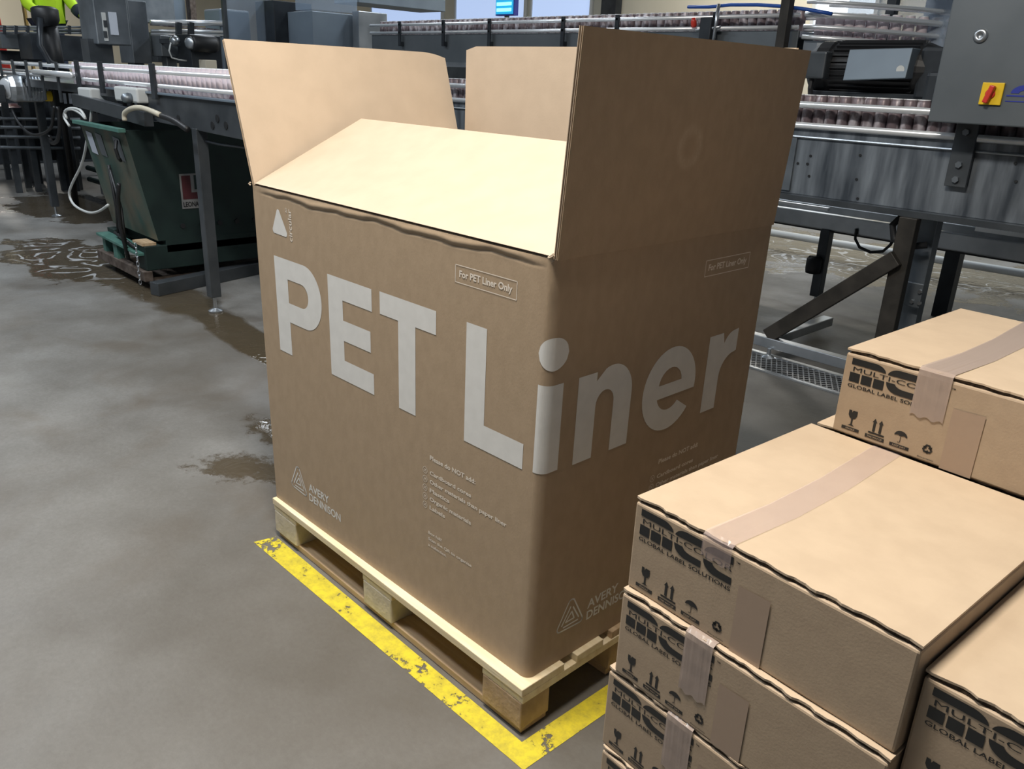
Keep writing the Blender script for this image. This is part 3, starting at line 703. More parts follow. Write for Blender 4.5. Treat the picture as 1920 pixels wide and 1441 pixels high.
dk = MB().box(-.2, 4, 5.6, 5.66, .03, .10); tag(dk.build('floor_rail', 'brown_steel'), 'brown steel rail on the wet floor under the right conveyor', 'rail')
GR = 'drinks cans on the trough conveyor'
cans(CM, 'drinks can with bright lid in the trough conveyor line behind the large box', GR, -2.1, .12, 3.385, 1.296)
cans(CM, 'drinks can with bright lid in the trough conveyor line behind the large box', GR, -2.1, .12, 3.455, 1.296)
cans(CM, 'drinks can on the trough conveyor seen in the gap between box flaps', 'drinks cans seen between the flaps', -4.75, -3.7, 3.385, 1.296)
# control cabinet
cc = thing('control_cabinet', 'grey steel control cabinet with yellow and red switch, upper right', 'cabinet', (0, 3.15, 1.36))
MB().box(-.51, .35, 3.06, 3.29, 1.372, 2.35).build('cabinet_body', 'cabinet', cc, .006)
q = pxY(1839, 67, 3.06)
MB().lathe([(.030, 0), (.030, .006), (.024, .012), (.012, .013), (.010, .006)], (q.x, 3.06, q.z), (0, -1, 0), seg=20).build('lock', 'steel', cc, smooth=True)
q0 = pxY(1842, 153, 3.055); q1 = pxY(1882, 198, 3.055); x0, x1, z0, z1 = q0.x+.005, q0.x+.095, q1.z, q1.z+.093
sw_ = MB().box(x0, x1, 3.048, 3.06, z0, z1).build('switch_plate', 'yellow_pl', cc, .003)
xm, zm = (x0+x1)/2-.004, (z0+z1)/2
kn = MB().lathe([(.022, 0), (.020, .008)], (xm, 3.048, zm), (0, -1, 0), seg=18); kn.beam((xm+.010, 3.032, zm+.034), (xm-.010, 3.032, zm-.038), .022, .026, up=(0, 1, 0))
kn.build('rotary_handle', 'red_pl', sw_, .005)
# blue maker's mark at the frame's right edge
I = Ink(); I.poly(arc(-.185, 1.500, .062, .036, 60, 180, 12)+arc(-.185, 1.500, .030, .014, 180, 60, 10)); I.rect(-.262, -.10, 1.487, 1.493); I.rect(-.262, -.10, 1.465, 1.469); I.v = [(x+.062, z+.01) for x, z in I.v]
mb = MB(); mb.v = [(x, 3.058, z) for x, z in I.v]; mb.f = I.f; mb.m = [0]*len(I.f); mb.build('blue_mark', 'blue_ink', cc)
br_ = MB().box(-.445, -.345, 3.262, 3.285, 1.075, 1.37).build('hanging_bracket', 'darkgrey', cc, .003)
bt = MB()
for z in (1.33, 1.18, 1.11): bt.lathe([(.016, 0), (.016, .014)], (-.395, 3.262, z), (0, -1, 0), seg=6)
bt.build('bolts', 'steel_dull', br_)
# big motor on the right conveyor
mt = thing('electric_motor', 'large black electric motor with grey cover plate above the steel trough', 'motor', (-1.1, 3.62, 1.47))
mc = (-1.40, 3.62, 1.61)
mb = MB().lathe([(.05, 0), (.12, .01), (.145, .05), (.145, .12), (.135, .13), (.135, .62), (.12, .66), (.10, .72)], mc, (1, 0, 0), seg=28)
for k in range(28):
    a_ = 2*pi*k/28; mb.beam((mc[0]+.15, mc[1]+.14*cos(a_), mc[2]+.14*sin(a_)), (mc[0]+.60, mc[1]+.14*cos(a_), mc[2]+.14*sin(a_)), .005, .018, up=(0, cos(a_), sin(a_)))
mb.build('motor_body', 'black', mt, smooth=False)
MB().box(-1.385, -1.245, 3.42, 3.50, 1.55, 1.69).build('terminal_box', 'darkgrey', mt, .01)
MB().tube([(-1.33, 3.46, 1.55), (-1.33, 3.46, 1.50), (-1.33, 3.48, 1.44)], .014, 8).build('cable', 'black', mt)
cp = MB().hexa([(-1.12, 3.40, 1.545), (-.79, 3.40, 1.565), (-.79, 3.60, 1.565), (-1.12, 3.60, 1.545)], [(-1.12, 3.42, 1.70), (-.79, 3.42, 1.71), (-.79, 3.6, 1.71), (-1.12, 3.6, 1.70)]).build('cover_plate', 'bluegrey', mt, .004)
MB().lathe([(.021, 0), (.021, .001)], (-.825, 3.405, 1.605), (0, -1, -.1), seg=18).build('oval_sticker', 'white_pl', cp)
mb = MB().box(-.78, -.55, 3.5, 3.8, 1.46, 1.72).box(-.70, -.52, 3.42, 3.6, 1.44, 1.60); mb.build('gearbox', 'dark', mt, .02)
MB().box(-1.35, -.7, 3.52, 3.80, 1.462, 1.49).build('mounting_foot', 'dark', mt, .004)
# dark machine and clear guard behind the motor
gd = thing('machine_guard', 'dark filling machine with wet clear guard panels behind the black motor', 'machine', (-.6, 4.6, 0))
MB().box(-1.0, 1.5, 5.0, 5.5, .7, 2.02).build('machine_body', 'dark', gd, .03)
for x in (-.9, 1.4): MB().box(x-.05, x+.05, 5.05, 5.15, 0.001, .7).build('leg', 'dark', gd)
a = pxY(1590, 40, 4.55); b = pxY(1840, 40, 4.55)
MB().box(a.x, -.15, 4.52, 4.53, 1.62, 2.6).build('clear_panel', 'plexi2', gd)
MB().box(a.x, 1.5, 4.5, 4.6, 1.60, 1.70).build('ledge', 'dark', gd, .01)
q = pxY(1672, 30, 4.5); MB().box(q.x-.03, q.x+.03, 4.46, 4.52, 1.6, 2.7).build('guard_post', 'dark', gd, .004)
MB().box(a.x+.1, 1.5, 5.5, 5.55, 1.4, 3.2).build('rear_panel', mat('pale_blue_panel', (.30, .36, .48), .5), gd)
q = pxY(1472, 40, 3.9); po = MB().box(q.x-.03, q.x+.03, 3.87, 3.93, 1.0, 2.9); po.box(q.x-.05, q.x+.05, 3.72, 3.93, 1.0, 1.06)
tag(po.build('steel_post', 'brown_steel', bev=.003), 'dark upright square post just above the raised side flap', 'post')

# raised middle conveyor
mc_ = conveyor('raised_conveyor', 'raised can conveyor with black brackets crossing behind the box flaps', -6.45, -1.75, 4.0, 4.22, 1.835, .24, [1.855, 1.925], [-5.92, -5.25, -4.62, -3.75, -3.2, -2.35], [(-6.0, 4.11), (-4.3, 4.11), (-2.4, 4.11)], side='cabinet', rr=.013)
cans(CR, 'drinks can with white top in the raised conveyor line', 'drinks cans on the raised conveyor', -6.4, -1.8, 4.11, 1.836, .0685, .006)
tr_ = MB().box(-6.0, -3.2, 3.985, 4.0, 1.56, 1.60); tr_.build('lower_edge', 'steel', mc_)
# curving guard rails further right
cg = thing('curved_conveyor', 'curved bright can rails behind the post, upper right', 'conveyor', (-1.4, 4.2, 1.7))
pts0 = [(-1.72+.085*i, 4.0+.010*i*i, 0) for i in range(10)]
for z, r in ((1.80, .014), (1.86, .014), (1.93, .018), (2.00, .012)):
    MB().tube([(x, y, z-.004*i) for i, (x, y, _) in enumerate(pts0)], r, 10).build('guide_rail', 'rail', cg, smooth=True)
    MB().tube([(x+.02, y+.25, z-.004*i) for i, (x, y, _) in enumerate(pts0)], r, 10).build('guide_rail', 'rail', cg, smooth=True)
b_ = MB()
for i in range(9):
    x, y, _ = pts0[i]; x2, y2, _ = pts0[i+1]; b_.hexa([(x, y+.03, 1.70), (x2, y2+.03, 1.70), (x2, y2+.23, 1.70), (x, y+.23, 1.70)], [(x, y+.03, 1.78), (x2, y2+.03, 1.78), (x2, y2+.23, 1.78), (x, y+.23, 1.78)])
b_.build('bed', 'steel', cg)
for i in range(1, 15):
    k_ = i*.62; i0 = min(8, int(k_)); fr = k_-i0; x = lerp(pts0[i0][0], pts0[i0+1][0], fr); y = lerp(pts0[i0][1], pts0[i0+1][1], fr)+.10
    o = D.objects.new('drinks_can', CP); COL.objects.link(o); tag(o, 'pale drinks can in the curved rails, upper right', 'drinks can', 'drinks cans in the curved rails'); o.location = (x, y, 1.781)
hb = MB().tube([tuple(pxY(u, v, 3.95)) for u, v in ((1290, 13), (1330, 13), (1370, 9), (1420, 9), (1470, 12), (1515, 18), (1560, 26))], .011, 8)
tag(hb.build('air_hose', 'blue_pl', smooth=True), 'blue air hose over the curved rails, upper right', 'hose')
sn = thing('sensor_clamp', 'sensor clamp with red knob on the raised conveyor', 'sensor', tuple(pxY(1330, 45, 3.95)))
q = V(sn.location); MB().box(q.x-.05, q.x+.04, q.y-.04, q.y+.02, q.z-.10, q.z+.04).build('clamp_body', 'dark', sn, .006)
MB().lathe([(.016, 0), (.02, .01), (.02, .04), (.01, .06)], (q.x-.10, q.y-.03, q.z-.02), (0, -.3, 1), seg=12).build('red_knob', 'red_pl', sn, smooth=True)
MB().tube([(q.x-.10, q.y, q.z-.04), (q.x+.10, q.y-.02, q.z-.02)], .010, 8).tube([(q.x+.06, q.y-.02, q.z-.12), (q.x+.07, q.y-.02, q.z+.12)], .012, 8).build('clamp_rod', 'steel', sn, smooth=True)

# glowing display on the back wall
a = pxY(932, 2, 9.0); b = pxY(962, 26, 9.0)
dp = thing('display_screen', 'small glowing cyan display screen beyond the raised conveyor', 'screen', (a.x, 9.0, b.z))
MB().box(a.x-.03, b.x+.02, 9.0, 9.1, b.z-.02, a.z+.1).build('housing', 'blue_ink', dp, .005)
MB().box(a.x-.01, b.x, 8.985, 9.0, b.z, a.z+.08).build('screen', 'screen', dp)
for k in (0, 1): MB().box(a.x+.02, b.x-.03, 8.975, 8.985, b.z+.04+.09*k, b.z+.09+.09*k).build('display_line', 'screen_txt', dp)
MB().box((a.x+b.x)/2-.03, (a.x+b.x)/2+.03, 9.02, 9.08, 0, b.z).build('stand_pole', 'darkgrey', dp)

# ------------------------------------------------------------ left table conveyor
lt = conveyor('table_conveyor', 'long table conveyor of cans on the left, above the green skip', -12.5, -2.7, 1.02, 1.50, 1.305, .06, [1.35, 1.43], [], [], side='darkgrey', rr=.013)
MB().hexa([(-4.45, 1.0, 1.13), (-2.7, 1.0, 1.10), (-2.7, 1.02, 1.10), (-4.45, 1.02, 1.13)], [(-5.05, 1.0, 1.302), (-2.7, 1.0, 1.302), (-2.7, 1.02, 1.302), (-5.05, 1.02, 1.302)]).build('apron_panel', 'darkgrey', lt, .003)
MB().box(-5.4, -2.7, .985, 1.03, 1.298, 1.312).build('table_edge', 'bluegrey', lt, .003)
mb = MB()
for u, v in ((335, 222), (408, 222), (424, 235), (399, 235)): 
    q = pxY(u, v, 1.0); mb.lathe([(.022, 0), (.022, .004)], (q.x, 1.0, q.z), (0, -1, 0), seg=12)
mb.build('round_holes', 'black', lt)
for x, y in ((-3.9, .995+.03), (-8.05, 1.26), (-6.4, 1.45), (-10.5, 1.2), (-12.3, 1.9)):
    l = MB().box(x-.034, x+.034, y-.034, y+.034, .10, 1.25 if x < -4 else 1.13).build('leg', 'darkgrey', lt, .004); f = MB(); foot(f, x, y, .12); f.build('foot_pad', 'steel', l)
for u, v in ((148, 116), (195, 140), (293, 148)):
    q = pxY(u, v, 1.0); MB().box(q.x-.03, q.x+.03, .97, .99, 1.27, 1.48).build('rail_bracket', 'dark', lt, .003)
for i in range(10):
    x = -6.35-.42*i; MB().box(x-.02, x+.02, .975, .99, 1.16, 1.46).build('rail_bracket', 'darkgrey', lt, .003)
MB().tube([(-6.9, .96, 1.375), (-5.9, .96, 1.375)], .022, 10).build('coupling_bar', 'rail', lt, smooth=True)
lab = 'pale drinks can with bright lid queued on the left table conveyor'; gl = 'drinks cans on the table conveyor'
cans(CP, lab, gl, -6.2, -3.05, 1.085, 1.306); cans(CP, lab, gl, -6.2, -3.05, 1.158, 1.306, .0685, .005)
st_ = MB().hexa([(-5.9, .93, 1.16), (-4.5, .93, 1.10), (-4.5, .99, 1.10), (-5.9, .99, 1.16)], [(-5.9, .93, 1.245), (-4.5, .93, 1.19), (-4.5, .99, 1.19), (-5.9, .99, 1.245)])
tag(st_.build('steel_channel', 'darkgrey', bev=.003), 'sloping dark steel channel below the table conveyor above the skip', 'channel')
PED = ('grey gear housing under the far rails left of the box flap', 'black drive casing beside the flap of the large box', 'small cream bin under the drive casing beside the flap', 'dark machine between the clear guard and the blue grey cabinet', 'dark low machine row beneath the far rails', 'dark upright casing between the black column and the paper-covered cabinet', 'dark stainless upright cabinet right of the paper-covered one', 'dark casing below the long grey one at the far left', 'tall blue grey cabinet with lighter cap behind the left flap', 'bright steel cabinet end beside the raised conveyor', 'dark machine behind the white rails seen between the two flaps')
def boxat(name, label, cat, u0, v0, u1, v1, X, dep, m, bev=.006):
    a, b = pxX(u0, v0, X), pxX(u1, v1, X)
    mb = MB().box(X-dep, X, a.y, b.y, b.z, a.z)
    if label in PED: cy = (a.y+b.y)/2; mb.box(X-dep*.8, X-dep*.3, cy-.05, cy+.05, .001, b.z)
    return tag(mb.build(name, m, bev=bev), label, cat)
def jbox(name, label, u0, v0, u1, v1, Y, dep, m='white_pl'):
    a, b = pxY(u0, v0, Y), pxY(u1, v1, Y); t = thing(name, label, 'junction box', ((a.x+b.x)/2, Y, b.z))
    MB().box(a.x, b.x, Y, Y+dep, b.z, a.z).build('housing', m, t, .012)
    r = MB()
    for x in (.15, .5, .8): r.lathe([(.014, 0), (.014, .03), (.008, .05)], (lerp(a.x, b.x, x), Y+dep/2, b.z), (0, 0, -1), seg=8)
    r.build('cable_gland', 'black', t); return t
jbox('junction_box', 'white junction box with black sensor under the left conveyor, nearer the motor', 144, 163, 172, 200, .95, .12)
jb = jbox('junction_box', 'white junction box with knob under the left conveyor, above the skip', 212, 161, 258, 194, .93, .08)
q = pxY(243, 184, .92); MB().lathe([(.03, 0), (.034, .02), (.026, .05), (.012, .06)], (q.x, .93, q.z), (0, -1, 0), seg=16).build('round_knob', 'steel_dull', jb, smooth=True)
def hose(name, label, pts, Y, r, m, cat='hose'):
    P_ = [tuple(pxY(u, v, Y)) for u, v in pts]
    # smooth path
    out = []
    for i in range(len(P_)-1):
        p0, p1, p2, p3 = (V(P_[max(0, min(len(P_)-1, i+k))]) for k in (-1, 0, 1, 2))
        for t in (0, .25, .5, .75): out.append(.5*((2*p1)+(p2-p0)*t+(2*p0-5*p1+4*p2-p3)*t*t+(3*p1-p0-3*p2+p3)*t**3))
    out.append(V(P_[-1]))
    return tag(MB().tube(out, r, 8).build(name, m, smooth=True), label, cat)
ch_ = hose('air_hose', 'cream hose arching above the green skip', [(234, 226), (234, 212), (248, 203), (270, 203), (300, 215)], .86, .016, 'cream_pl')
sl_ = hose('end_sleeve', 'black rubber end sleeve', [(290, 213), (312, 220), (330, 228), (352, 243)], .87, .018, 'black', 'x'); sl_.parent = ch_; del sl_['category']
hose('air_hose', 'white hose bundle looping down to the wet floor beside the skip', [(172, 200), (170, 225), (163, 262), (158, 290), (150, 315), (135, 345), (130, 365), (140, 385), (165, 398), (185, 396), (203, 384)], .95, .010, 'white_pl')
hose('air_hose', 'tangled pale hose between the motor and the skip', [(125, 222), (122, 208), (135, 205), (150, 212), (160, 222), (150, 206), (128, 204), (120, 218), (130, 236)], .92, .010, 'white_pl')
hose('motor_cable', 'black cable sagging below the small motor', [(22, 205), (35, 230), (55, 250), (75, 252), (95, 240), (100, 215), (102, 200)], .9, .012, 'black', 'cable')
hose('motor_cable', 'thick black cable hanging from the black switch box', [(108, 200), (112, 235), (108, 262), (98, 268), (92, 255)], .93, .016, 'black', 'cable')
hose('motor_cable', 'thin grey cable across the dark skip side', [(378, 262), (410, 270), (450, 275), (490, 282)], 1.05, .009, 'darkgrey', 'cable')
# small motor
q = pxX(52, 166, -7.6); sm = thing('electric_motor', 'small finned motor with yellow coupling under the left conveyor', 'motor', tuple(q))
mb = MB().lathe([(.05, -.17), (.10, -.16), (.115, -.12), (.115, .10), (.09, .13)], q, (0, 1, 0), seg=20)
for k in range(7): mb.box(q.x-.05, q.x+.13, q.y-.07+.026*k, q.y-.062+.026*k, q.z-.10, q.z+.11)
mb.build('finned_body', 'steel', sm, .003)
MB().lathe([(.09, 0), (.075, .02), (.03, .03)], (q.x+.02, q.y-.17, q.z), (.5, -1, 0), seg=20).build('fan_cover', 'rail', sm, smooth=True)
MB().lathe([(.045, 0), (.045, .05)], (q.x+.05, q.y+.12, q.z-.06), (0, 1, 0), seg=14).build('yellow_coupling', 'yellow_pl', sm)
sb_ = MB().box(q.x-.02, q.x+.12, q.y+.17, q.y+.35, q.z-.16, q.z+.0).build('switch_box', 'black', sm, .01)
for k in (0, 1): MB().box(q.x+.12, q.x+.124, q.y+.25+.045*k, q.y+.275+.045*k, q.z-.12, q.z-.03).build('printed_label', 'paper', sb_)
MB().box(q.x-.05, q.x+.08, q.y-.40, q.y-.20, q.z-.12, q.z+.03).build('gearbox', 'darkgrey', sm, .01)
MB().box(q.x-.05, q.x+.02, q.y-.03, q.y+.03, q.z+.10, 1.30).build('mounting_bracket', 'darkgrey', sm, .005)
MB().box(q.x-.05, q.x+.0, q.y-.03, 1.06, 1.22, 1.245).build('mounting_arm', 'darkgrey', sm, .005)

# ------------------------------------------------------------ green skip
sk = thing('tipping_skip', 'dark green tipping skip on a steel base under the left conveyor', 'skip', (-5.1, 1.4, 0))
X0, X1 = -5.56, -4.68; Yt, Yb, Yf = .86, 1.00, 2.15
sb = MB(); ZS, ZU = .33, 1.065
out = [(X0, Yb, ZS), (X1, Yb, ZS), (X1, Yf-.1, ZS), (X0, Yf-.1, ZS)], [(X0, Yt, ZU), (X1, Yt, ZU), (X1, Yf, ZU), (X0, Yf, ZU)]
sb.add(out[0]+out[1], [(1, 2, 6, 5), (2, 3, 7, 6), (3, 0, 4, 7), (3, 2, 1, 0)], 0); sb.add(out[0]+out[1], [(0, 1, 5, 4)], 1)
tk = .02; inn = [(X0+tk, Yb+tk, ZS+tk), (X1-tk, Yb+tk, ZS+tk), (X1-tk, Yf-.1-tk, ZS+tk), (X0+tk, Yf-.1-tk, ZS+tk)], [(X0+tk, Yt+tk, ZU), (X1-tk, Yt+tk, ZU), (X1-tk, Yf-tk, ZU), (X0+tk, Yf-tk, ZU)]
sb.add(inn[0]+inn[1], [(4, 5, 1, 0), (5, 6, 2, 1), (6, 7, 3, 2), (7, 4, 0, 3), (0, 1, 2, 3)], 0)
sb.add(out[1]+inn[1], [(0, 1, 5, 4), (1, 2, 6, 5), (2, 3, 7, 6), (3, 0, 4, 7)], 0)
sb.build('hopper', ['green', 'green_rust'], sk)
MB().beam((X0-.02, Yt-.02, ZU), (X1+.02, Yt-.02, ZU), .05, .025).build('rim', 'green_l', sk, .003)
def sface(x, z, o=.004): # point of the sloping near face
    t = (z-ZS)/(ZU-ZS); return V((x, lerp(Yb, Yt, t)-o, z))
for x0 in (X0+.08, X0+.27, X0+.62):
    lb_ = MB().add([sface(x0, .86), sface(x0+.12, .85), sface(x0+.12, 1.0), sface(x0, 1.01)], [(0, 1, 2, 3)]); lb_.build('worn_sticker', 'paper' if x0 < -5.4 else 'steel_dull', sk)
hk = MB().tube([sface(-4.83, .99, .02), sface(-4.80, .94, .05), sface(-4.80, .88, .05), sface(-4.84, .86, .03)], .012, 8); hk.build('hook', 'black', sk)
lv = MB().tube([sface(-5.15, .80, .02), sface(-5.16, .5, .06), (-5.16, .90, .32)], .012, 8).tube([(-4.72, .80, .72), (-4.86, .83, .62), (-4.92, .84, .40), (-4.90, .86, .18)], .014, 8).tube([sface(-5.15, .78, .02), (-4.98, .88, .52), (-4.92, .86, .22)], .010, 8).tube([(-5.3, .92, .30), (-4.8, .88, .28)], .012, 8)
lv.build('release_lever', 'black', sk, smooth=True)
MB().hexa([(X0+.02, .86, .25), (X1-.02, .86, .235), (X1-.02, .98, .235), (X0+.02, .98, .25)], [(X0+.02, .86, .27), (X1-.02, .86, .255), (X1-.02, .98, .255), (X0+.02, .98, .27)]).build('front_plate', 'green_l', sk, .003)
MB().box(X0+.3, X0+.38, .88, .93, .12, .25).box(X0+.02, X0+.08, .9, 1.0, .12, .26).build('plate_bracket', 'green_l', sk)
MB().box(X0-.05, X1+.02, .87, .93, .06, .13).build('front_channel', 'rust', sk, .004)
MB().box(X1-.14, X1, .90, 2.1, .13, .30).box(X0, X0+.14, .95, 2.1, .13, .30).build('runner', 'green', sk, .006)
MB().box(X0, X1, 1.05, 2.1, .24, .335).build('cradle', 'green', sk, .006)
MB().box(X1-.20, X1-.02, .895, .99, .30, .318).build('wooden_wedge', 'pine_old', sk)
ch = MB()
for i in range(9):
    z = .31-.032*i; c_ = V((X1-.03, .855, z)); ax = V((1, 0, 0)) if i % 2 else V((0, 1, 0))
    ch.tube([c_+ax*.008*cos(a_)+V((0, 0, .018*sin(a_))) for a_ in [2*pi*j/8 for j in range(9)]], .003, 5)
ch.build('chain', 'steel', sk)
# maker's plate on the dark side (plane x = X1)
def sx(y, z, o=.003): return V((X1+o, y, z))
ya, za = pxX(335, 326, X1).y, pxX(335, 326, X1).z; yb, zb = pxX(391, 388, X1).y, pxX(391, 388, X1).z
I = Ink(); I.rect(ya, yb, zb, za); I.build('sign_plate', mat('shaded_sign_white', (.20, .20, .20), .6), lambda y, z: sx(y, z, .004), sk)  # plate white greyed and red deepened, shade put into the sign's colours
hz = za-zb
I = Ink(); I.rect(ya+.012, ya+.075, zb+.065, za-.012); I.rect(ya+.075, yb-.05, zb+.065, zb+.11); I.build('sign_red_mark', mat('dark_red_ink', (.06, .008, .012), .6), lambda y, z: sx(y, z, .006), sk)
I = Ink(); I.rect(yb-.05, yb-.012, zb+.065, za-.012); I.rect(ya+.10, yb-.07, zb+.13, za-.012); I.build('sign_dark_mark', 'green', lambda y, z: sx(y, z, .006), sk)
I = Ink(); I.text('LEONARDS', ya+.01, yb-.01, zb+.014, .034, .03); I.build('sign_lettering', 'black', lambda y, z: sx(y, z, .006), sk)
mb = MB()
for y in (1.18, 1.32, 1.45, 1.58, 1.72): mb.lathe([(.018, 0), (.018, .008)], (X1, y, .42), (1, 0, 0), seg=10)
mb.build('rivets', 'black', sk)
sbm = MB().beam((-4.50, .87, .045), (-4.86, 2.2, .045), .09, .09); tag(sbm.build('steel_beam', 'darkgrey', bev=.004), 'low grey steel beam on the floor beside the green skip', 'beam')
rb_ = MB().hexa([(-5.5, .95, .001), (-4.64, .95, .001), (-4.96, 2.1, .001), (-5.5, 2.1, .001)], [(-5.5, .95, .06), (-4.64, .95, .06), (-4.96, 2.1, .06), (-5.5, 2.1, .06)]); tag(rb_.build('skip_pallet', 'rust', bev=.004), 'low rusty base plate beneath the green skip', 'base')
fo = MB(); R = random.Random(2)
q = V((-1.92, .86, 0)); q = pxY(487, 603, .9)
fo.add([(-2.95+R.random()*.05, .86+R.random()*.05, .001+.035*R.random()) for _ in range(12)], [(i, (i*5+3) % 12, (i*7+5) % 12) for i in range(12) if len({i, (i*5+3) % 12, (i*7+5) % 12}) == 3])
tag(fo.build('crumpled_wrapper', 'foil'), 'tiny crumpled blue and silver wrapper on the floor by the box edge', 'litter')

# ------------------------------------------------------------ far-left machines
FM = [('filling_machine', 'long grey low machine casing at the far left edge, under the cream wall', 'machine', 0, 62, 54, 93, -10.2, .5, 'cabinet'),
      ('machine_casing', 'dark casing below the long grey one at the far left', 'machine', 0, 94, 80, 117, -10.5, .4, 'dark'),
      ('machine_casing', 'dark upright casing between the black column and the paper-covered cabinet', 'machine', 55, 62, 165, 116, -9.6, .5, 'dark'),
      ('steel_cabinet', 'dark stainless upright cabinet right of the paper-covered one', 'cabinet', 238, 0, 286, 120, -7.6, .35, 'steel_dull'),
      ('motor_housing', 'grey gear housing under the far rails left of the box flap', 'housing', 300, 66, 350, 108, -7.4, .25, 'cabinet'),
      ('machine_casing', 'black drive casing beside the flap of the large box', 'machine', 355, 64, 418, 128, -7.0, .3, 'dark'),
      ('steel_cabinet', 'tall blue grey cabinet with lighter cap behind the left flap', 'cabinet', 585, 20, 672, 100, -6.9, .5, 'bluegrey'),
      ('steel_cabinet', 'bright steel cabinet end beside the raised conveyor', 'cabinet', 672, 20, 727, 105, -6.75, .12, 'steel'),
      ('machine_casing', 'dark machine between the clear guard and the blue grey cabinet', 'machine', 512, 0, 588, 100, -7.4, .4, 'dark'),
      ('white_bin', 'small cream bin under the drive casing beside the flap', 'bin', 385, 112, 408, 135, -6.85, .15, 'cream_pl'),
      ('wall_panel', 'dark panel far behind the paper-covered cabinet', 'panel', 240, -40, 330, 46, -11.5, .3, 'steel_dull'),
      ('wall_panel', 'pale lilac panel far behind the left rails', 'panel', 288, -40, 350, 40, -12.5, .1, 'bluegrey'),
      ('upright_beam', 'brown upright beam left of the cream strip of wall', 'beam', 352, -40, 372, 60, -12.2, .15, 'rust'),
      ('machine_casing', 'dark low machine row beneath the far rails', 'machine', 290, 60, 420, 122, -8.6, .3, 'darkgrey'),
      ('overhead_duct', 'long blue grey duct above the raised conveyor, left of the windows', 'duct', 672, -20, 835, 22, -9.0, .6, 'bluegrey'),
      ('machine_casing', 'dark machine behind the white rails seen between the two flaps', 'machine', 826, 112, 885, 160, -5.6, .3, 'darkgrey')]
for f_ in FM: boxat(*f_)
# rails over the far-left casing
rl = thing('can_rail', 'grey rails with small brackets along the far-left machine', 'rail', (-10.0, 1.9, 1.8))
for v in (50, 55, 61): a, b = pxX(0, v, -10.0), pxX(165, v+1, -10.0); MB().tube([a, b], .012, 8).build('rail_tube', 'steel', rl)
for u in (8, 30, 52, 78, 100, 130, 155): a, b = pxX(u, 48, -9.98), pxX(u, 64, -9.98); MB().beam(a, b, .03, .03).build('rail_bracket', 'dark', rl)
a, b = pxX(0, 47, -10.1), pxX(165, 62, -10.1); MB().box(-10.16, -10.1, a.y, b.y, b.z, a.z).build('backing_plate', 'dark', rl)
# paper-covered control cabinet
pc = thing('control_cabinet', 'grey control cabinet with white papers taped on, upper left', 'cabinet', (-7.2, 1.7, 1.6))
a, b = pxX(162, -30, -7), pxX(247, 86, -7)
cb = MB().box(-7.4, -7.0, a.y+.03, b.y, b.z, a.z+.3).build('cabinet_body', 'steel_dull', pc, .01)
for (u0, v0, u1, v1, m) in ((203, 22, 223, 66, 'paper'), (190, 23, 204, 77, 'white_pl')):
    a, b = pxX(u0, v0, -6.99), pxX(u1, v1, -6.99); MB().box(-7.0, -6.988, a.y, b.y, b.z, a.z).build('paper_sheet', m, pc)
for v0 in (38, 58): a, b = pxX(194, v0, -6.98), pxX(202, v0+13, -6.98); MB().box(-6.988, -6.98, a.y, b.y, b.z, a.z).build('printed_picture', 'darkgrey', pc)
MB().box(-7.3, -7.1, a.y-.1, a.y+.1, .3, 1.66).build('support_post', 'darkgrey', pc)
# black column with drum head
bc = thing('drum_column', 'black drum-topped machine column in front of the worker', 'machine', (-8.6, 1.6, 0))
a, b = pxX(66, 12, -8.6), pxX(104, 50, -8.6); cy = (a.y+b.y)/2
MB().lathe([(.02, b.z-.02), (.10, b.z+.01), (.125, b.z+.06), (.125, a.z-.02), (.10, a.z), (.06, a.z+.01)], (-8.6, cy, 0), seg=20).build('drum_head', 'black', bc, smooth=True)
MB().lathe([(.03, .001), (.03, 1.3), (.085, 1.34), (.07, b.z)], (-8.6, cy+.03, 0), seg=16).build('column', 'black', bc, smooth=True)
MB().tube([(-8.5, cy-.08, 1.85), (-8.45, cy-.13, 1.6), (-8.4, cy-.08, 1.45), (-8.4, cy+.08, 1.36)], .03, 8).build('curved_arm', 'dark', bc, smooth=True)
MB().box(-8.52, -8.50, cy-.12, cy-.09, 1.64, 1.72).build('white_tag', 'white_pl', bc)
# far conveyor with rails and round capped motor
fc = thing('can_rail', 'far white-topped rails between the cabinets, left of the box flap', 'rail', (-8, 2.4, 1.7))
for v, r in ((42, .028), (58, .018), (64, .012)): a, b = pxX(283, v, -7.9), pxX(424, v+2, -7.9); MB().tube([a, b], r, 10).build('rail_tube', 'rail', fc, smooth=True)
a, b = pxX(283, 45, -7.95), pxX(424, 58, -7.95); MB().box(-7.98, -7.95, a.y, b.y, b.z, a.z).build('can_run', 'can', fc)
for u in (335, 358): a, b = pxX(u, 42, -7.85), pxX(u, 75, -7.85); MB().beam(a, b, .05, .05).build('rail_bracket', 'dark', fc)
q = pxX(378, 82, -6.95); rm = thing('round_motor', 'black round motor with silver end cap left of the box flap', 'motor', tuple(q))
MB().lathe([(.06, -.15), (.075, -.12), (.075, .08), (.06, .10)], q, (0, -1, 0), seg=18).build('motor_body', 'black', rm, smooth=True)
MB().lathe([(.055, 0), (.055, .02), (.035, .035)], (q.x, q.y-.10, q.z), (.6, -.7, 0), seg=18).build('end_cap', 'steel', rm, smooth=True)
q = pxX(328, 77, -7.1); sc_ = MB().lathe([(.04, -.04), (.05, 0), (.03, .05)], q, (.8, -.5, .2), seg=14); snr = thing('cable_sensor', 'small silver sensor with pale curling cable left of the box flap', 'sensor', tuple(q)); sc_.build('sensor_head', 'steel', snr, smooth=True); MB().box(q.x-.32, q.x-.04, q.y-.02, q.y+.02, q.z-.02, q.z+.02).build('mounting_arm', 'darkgrey', snr)
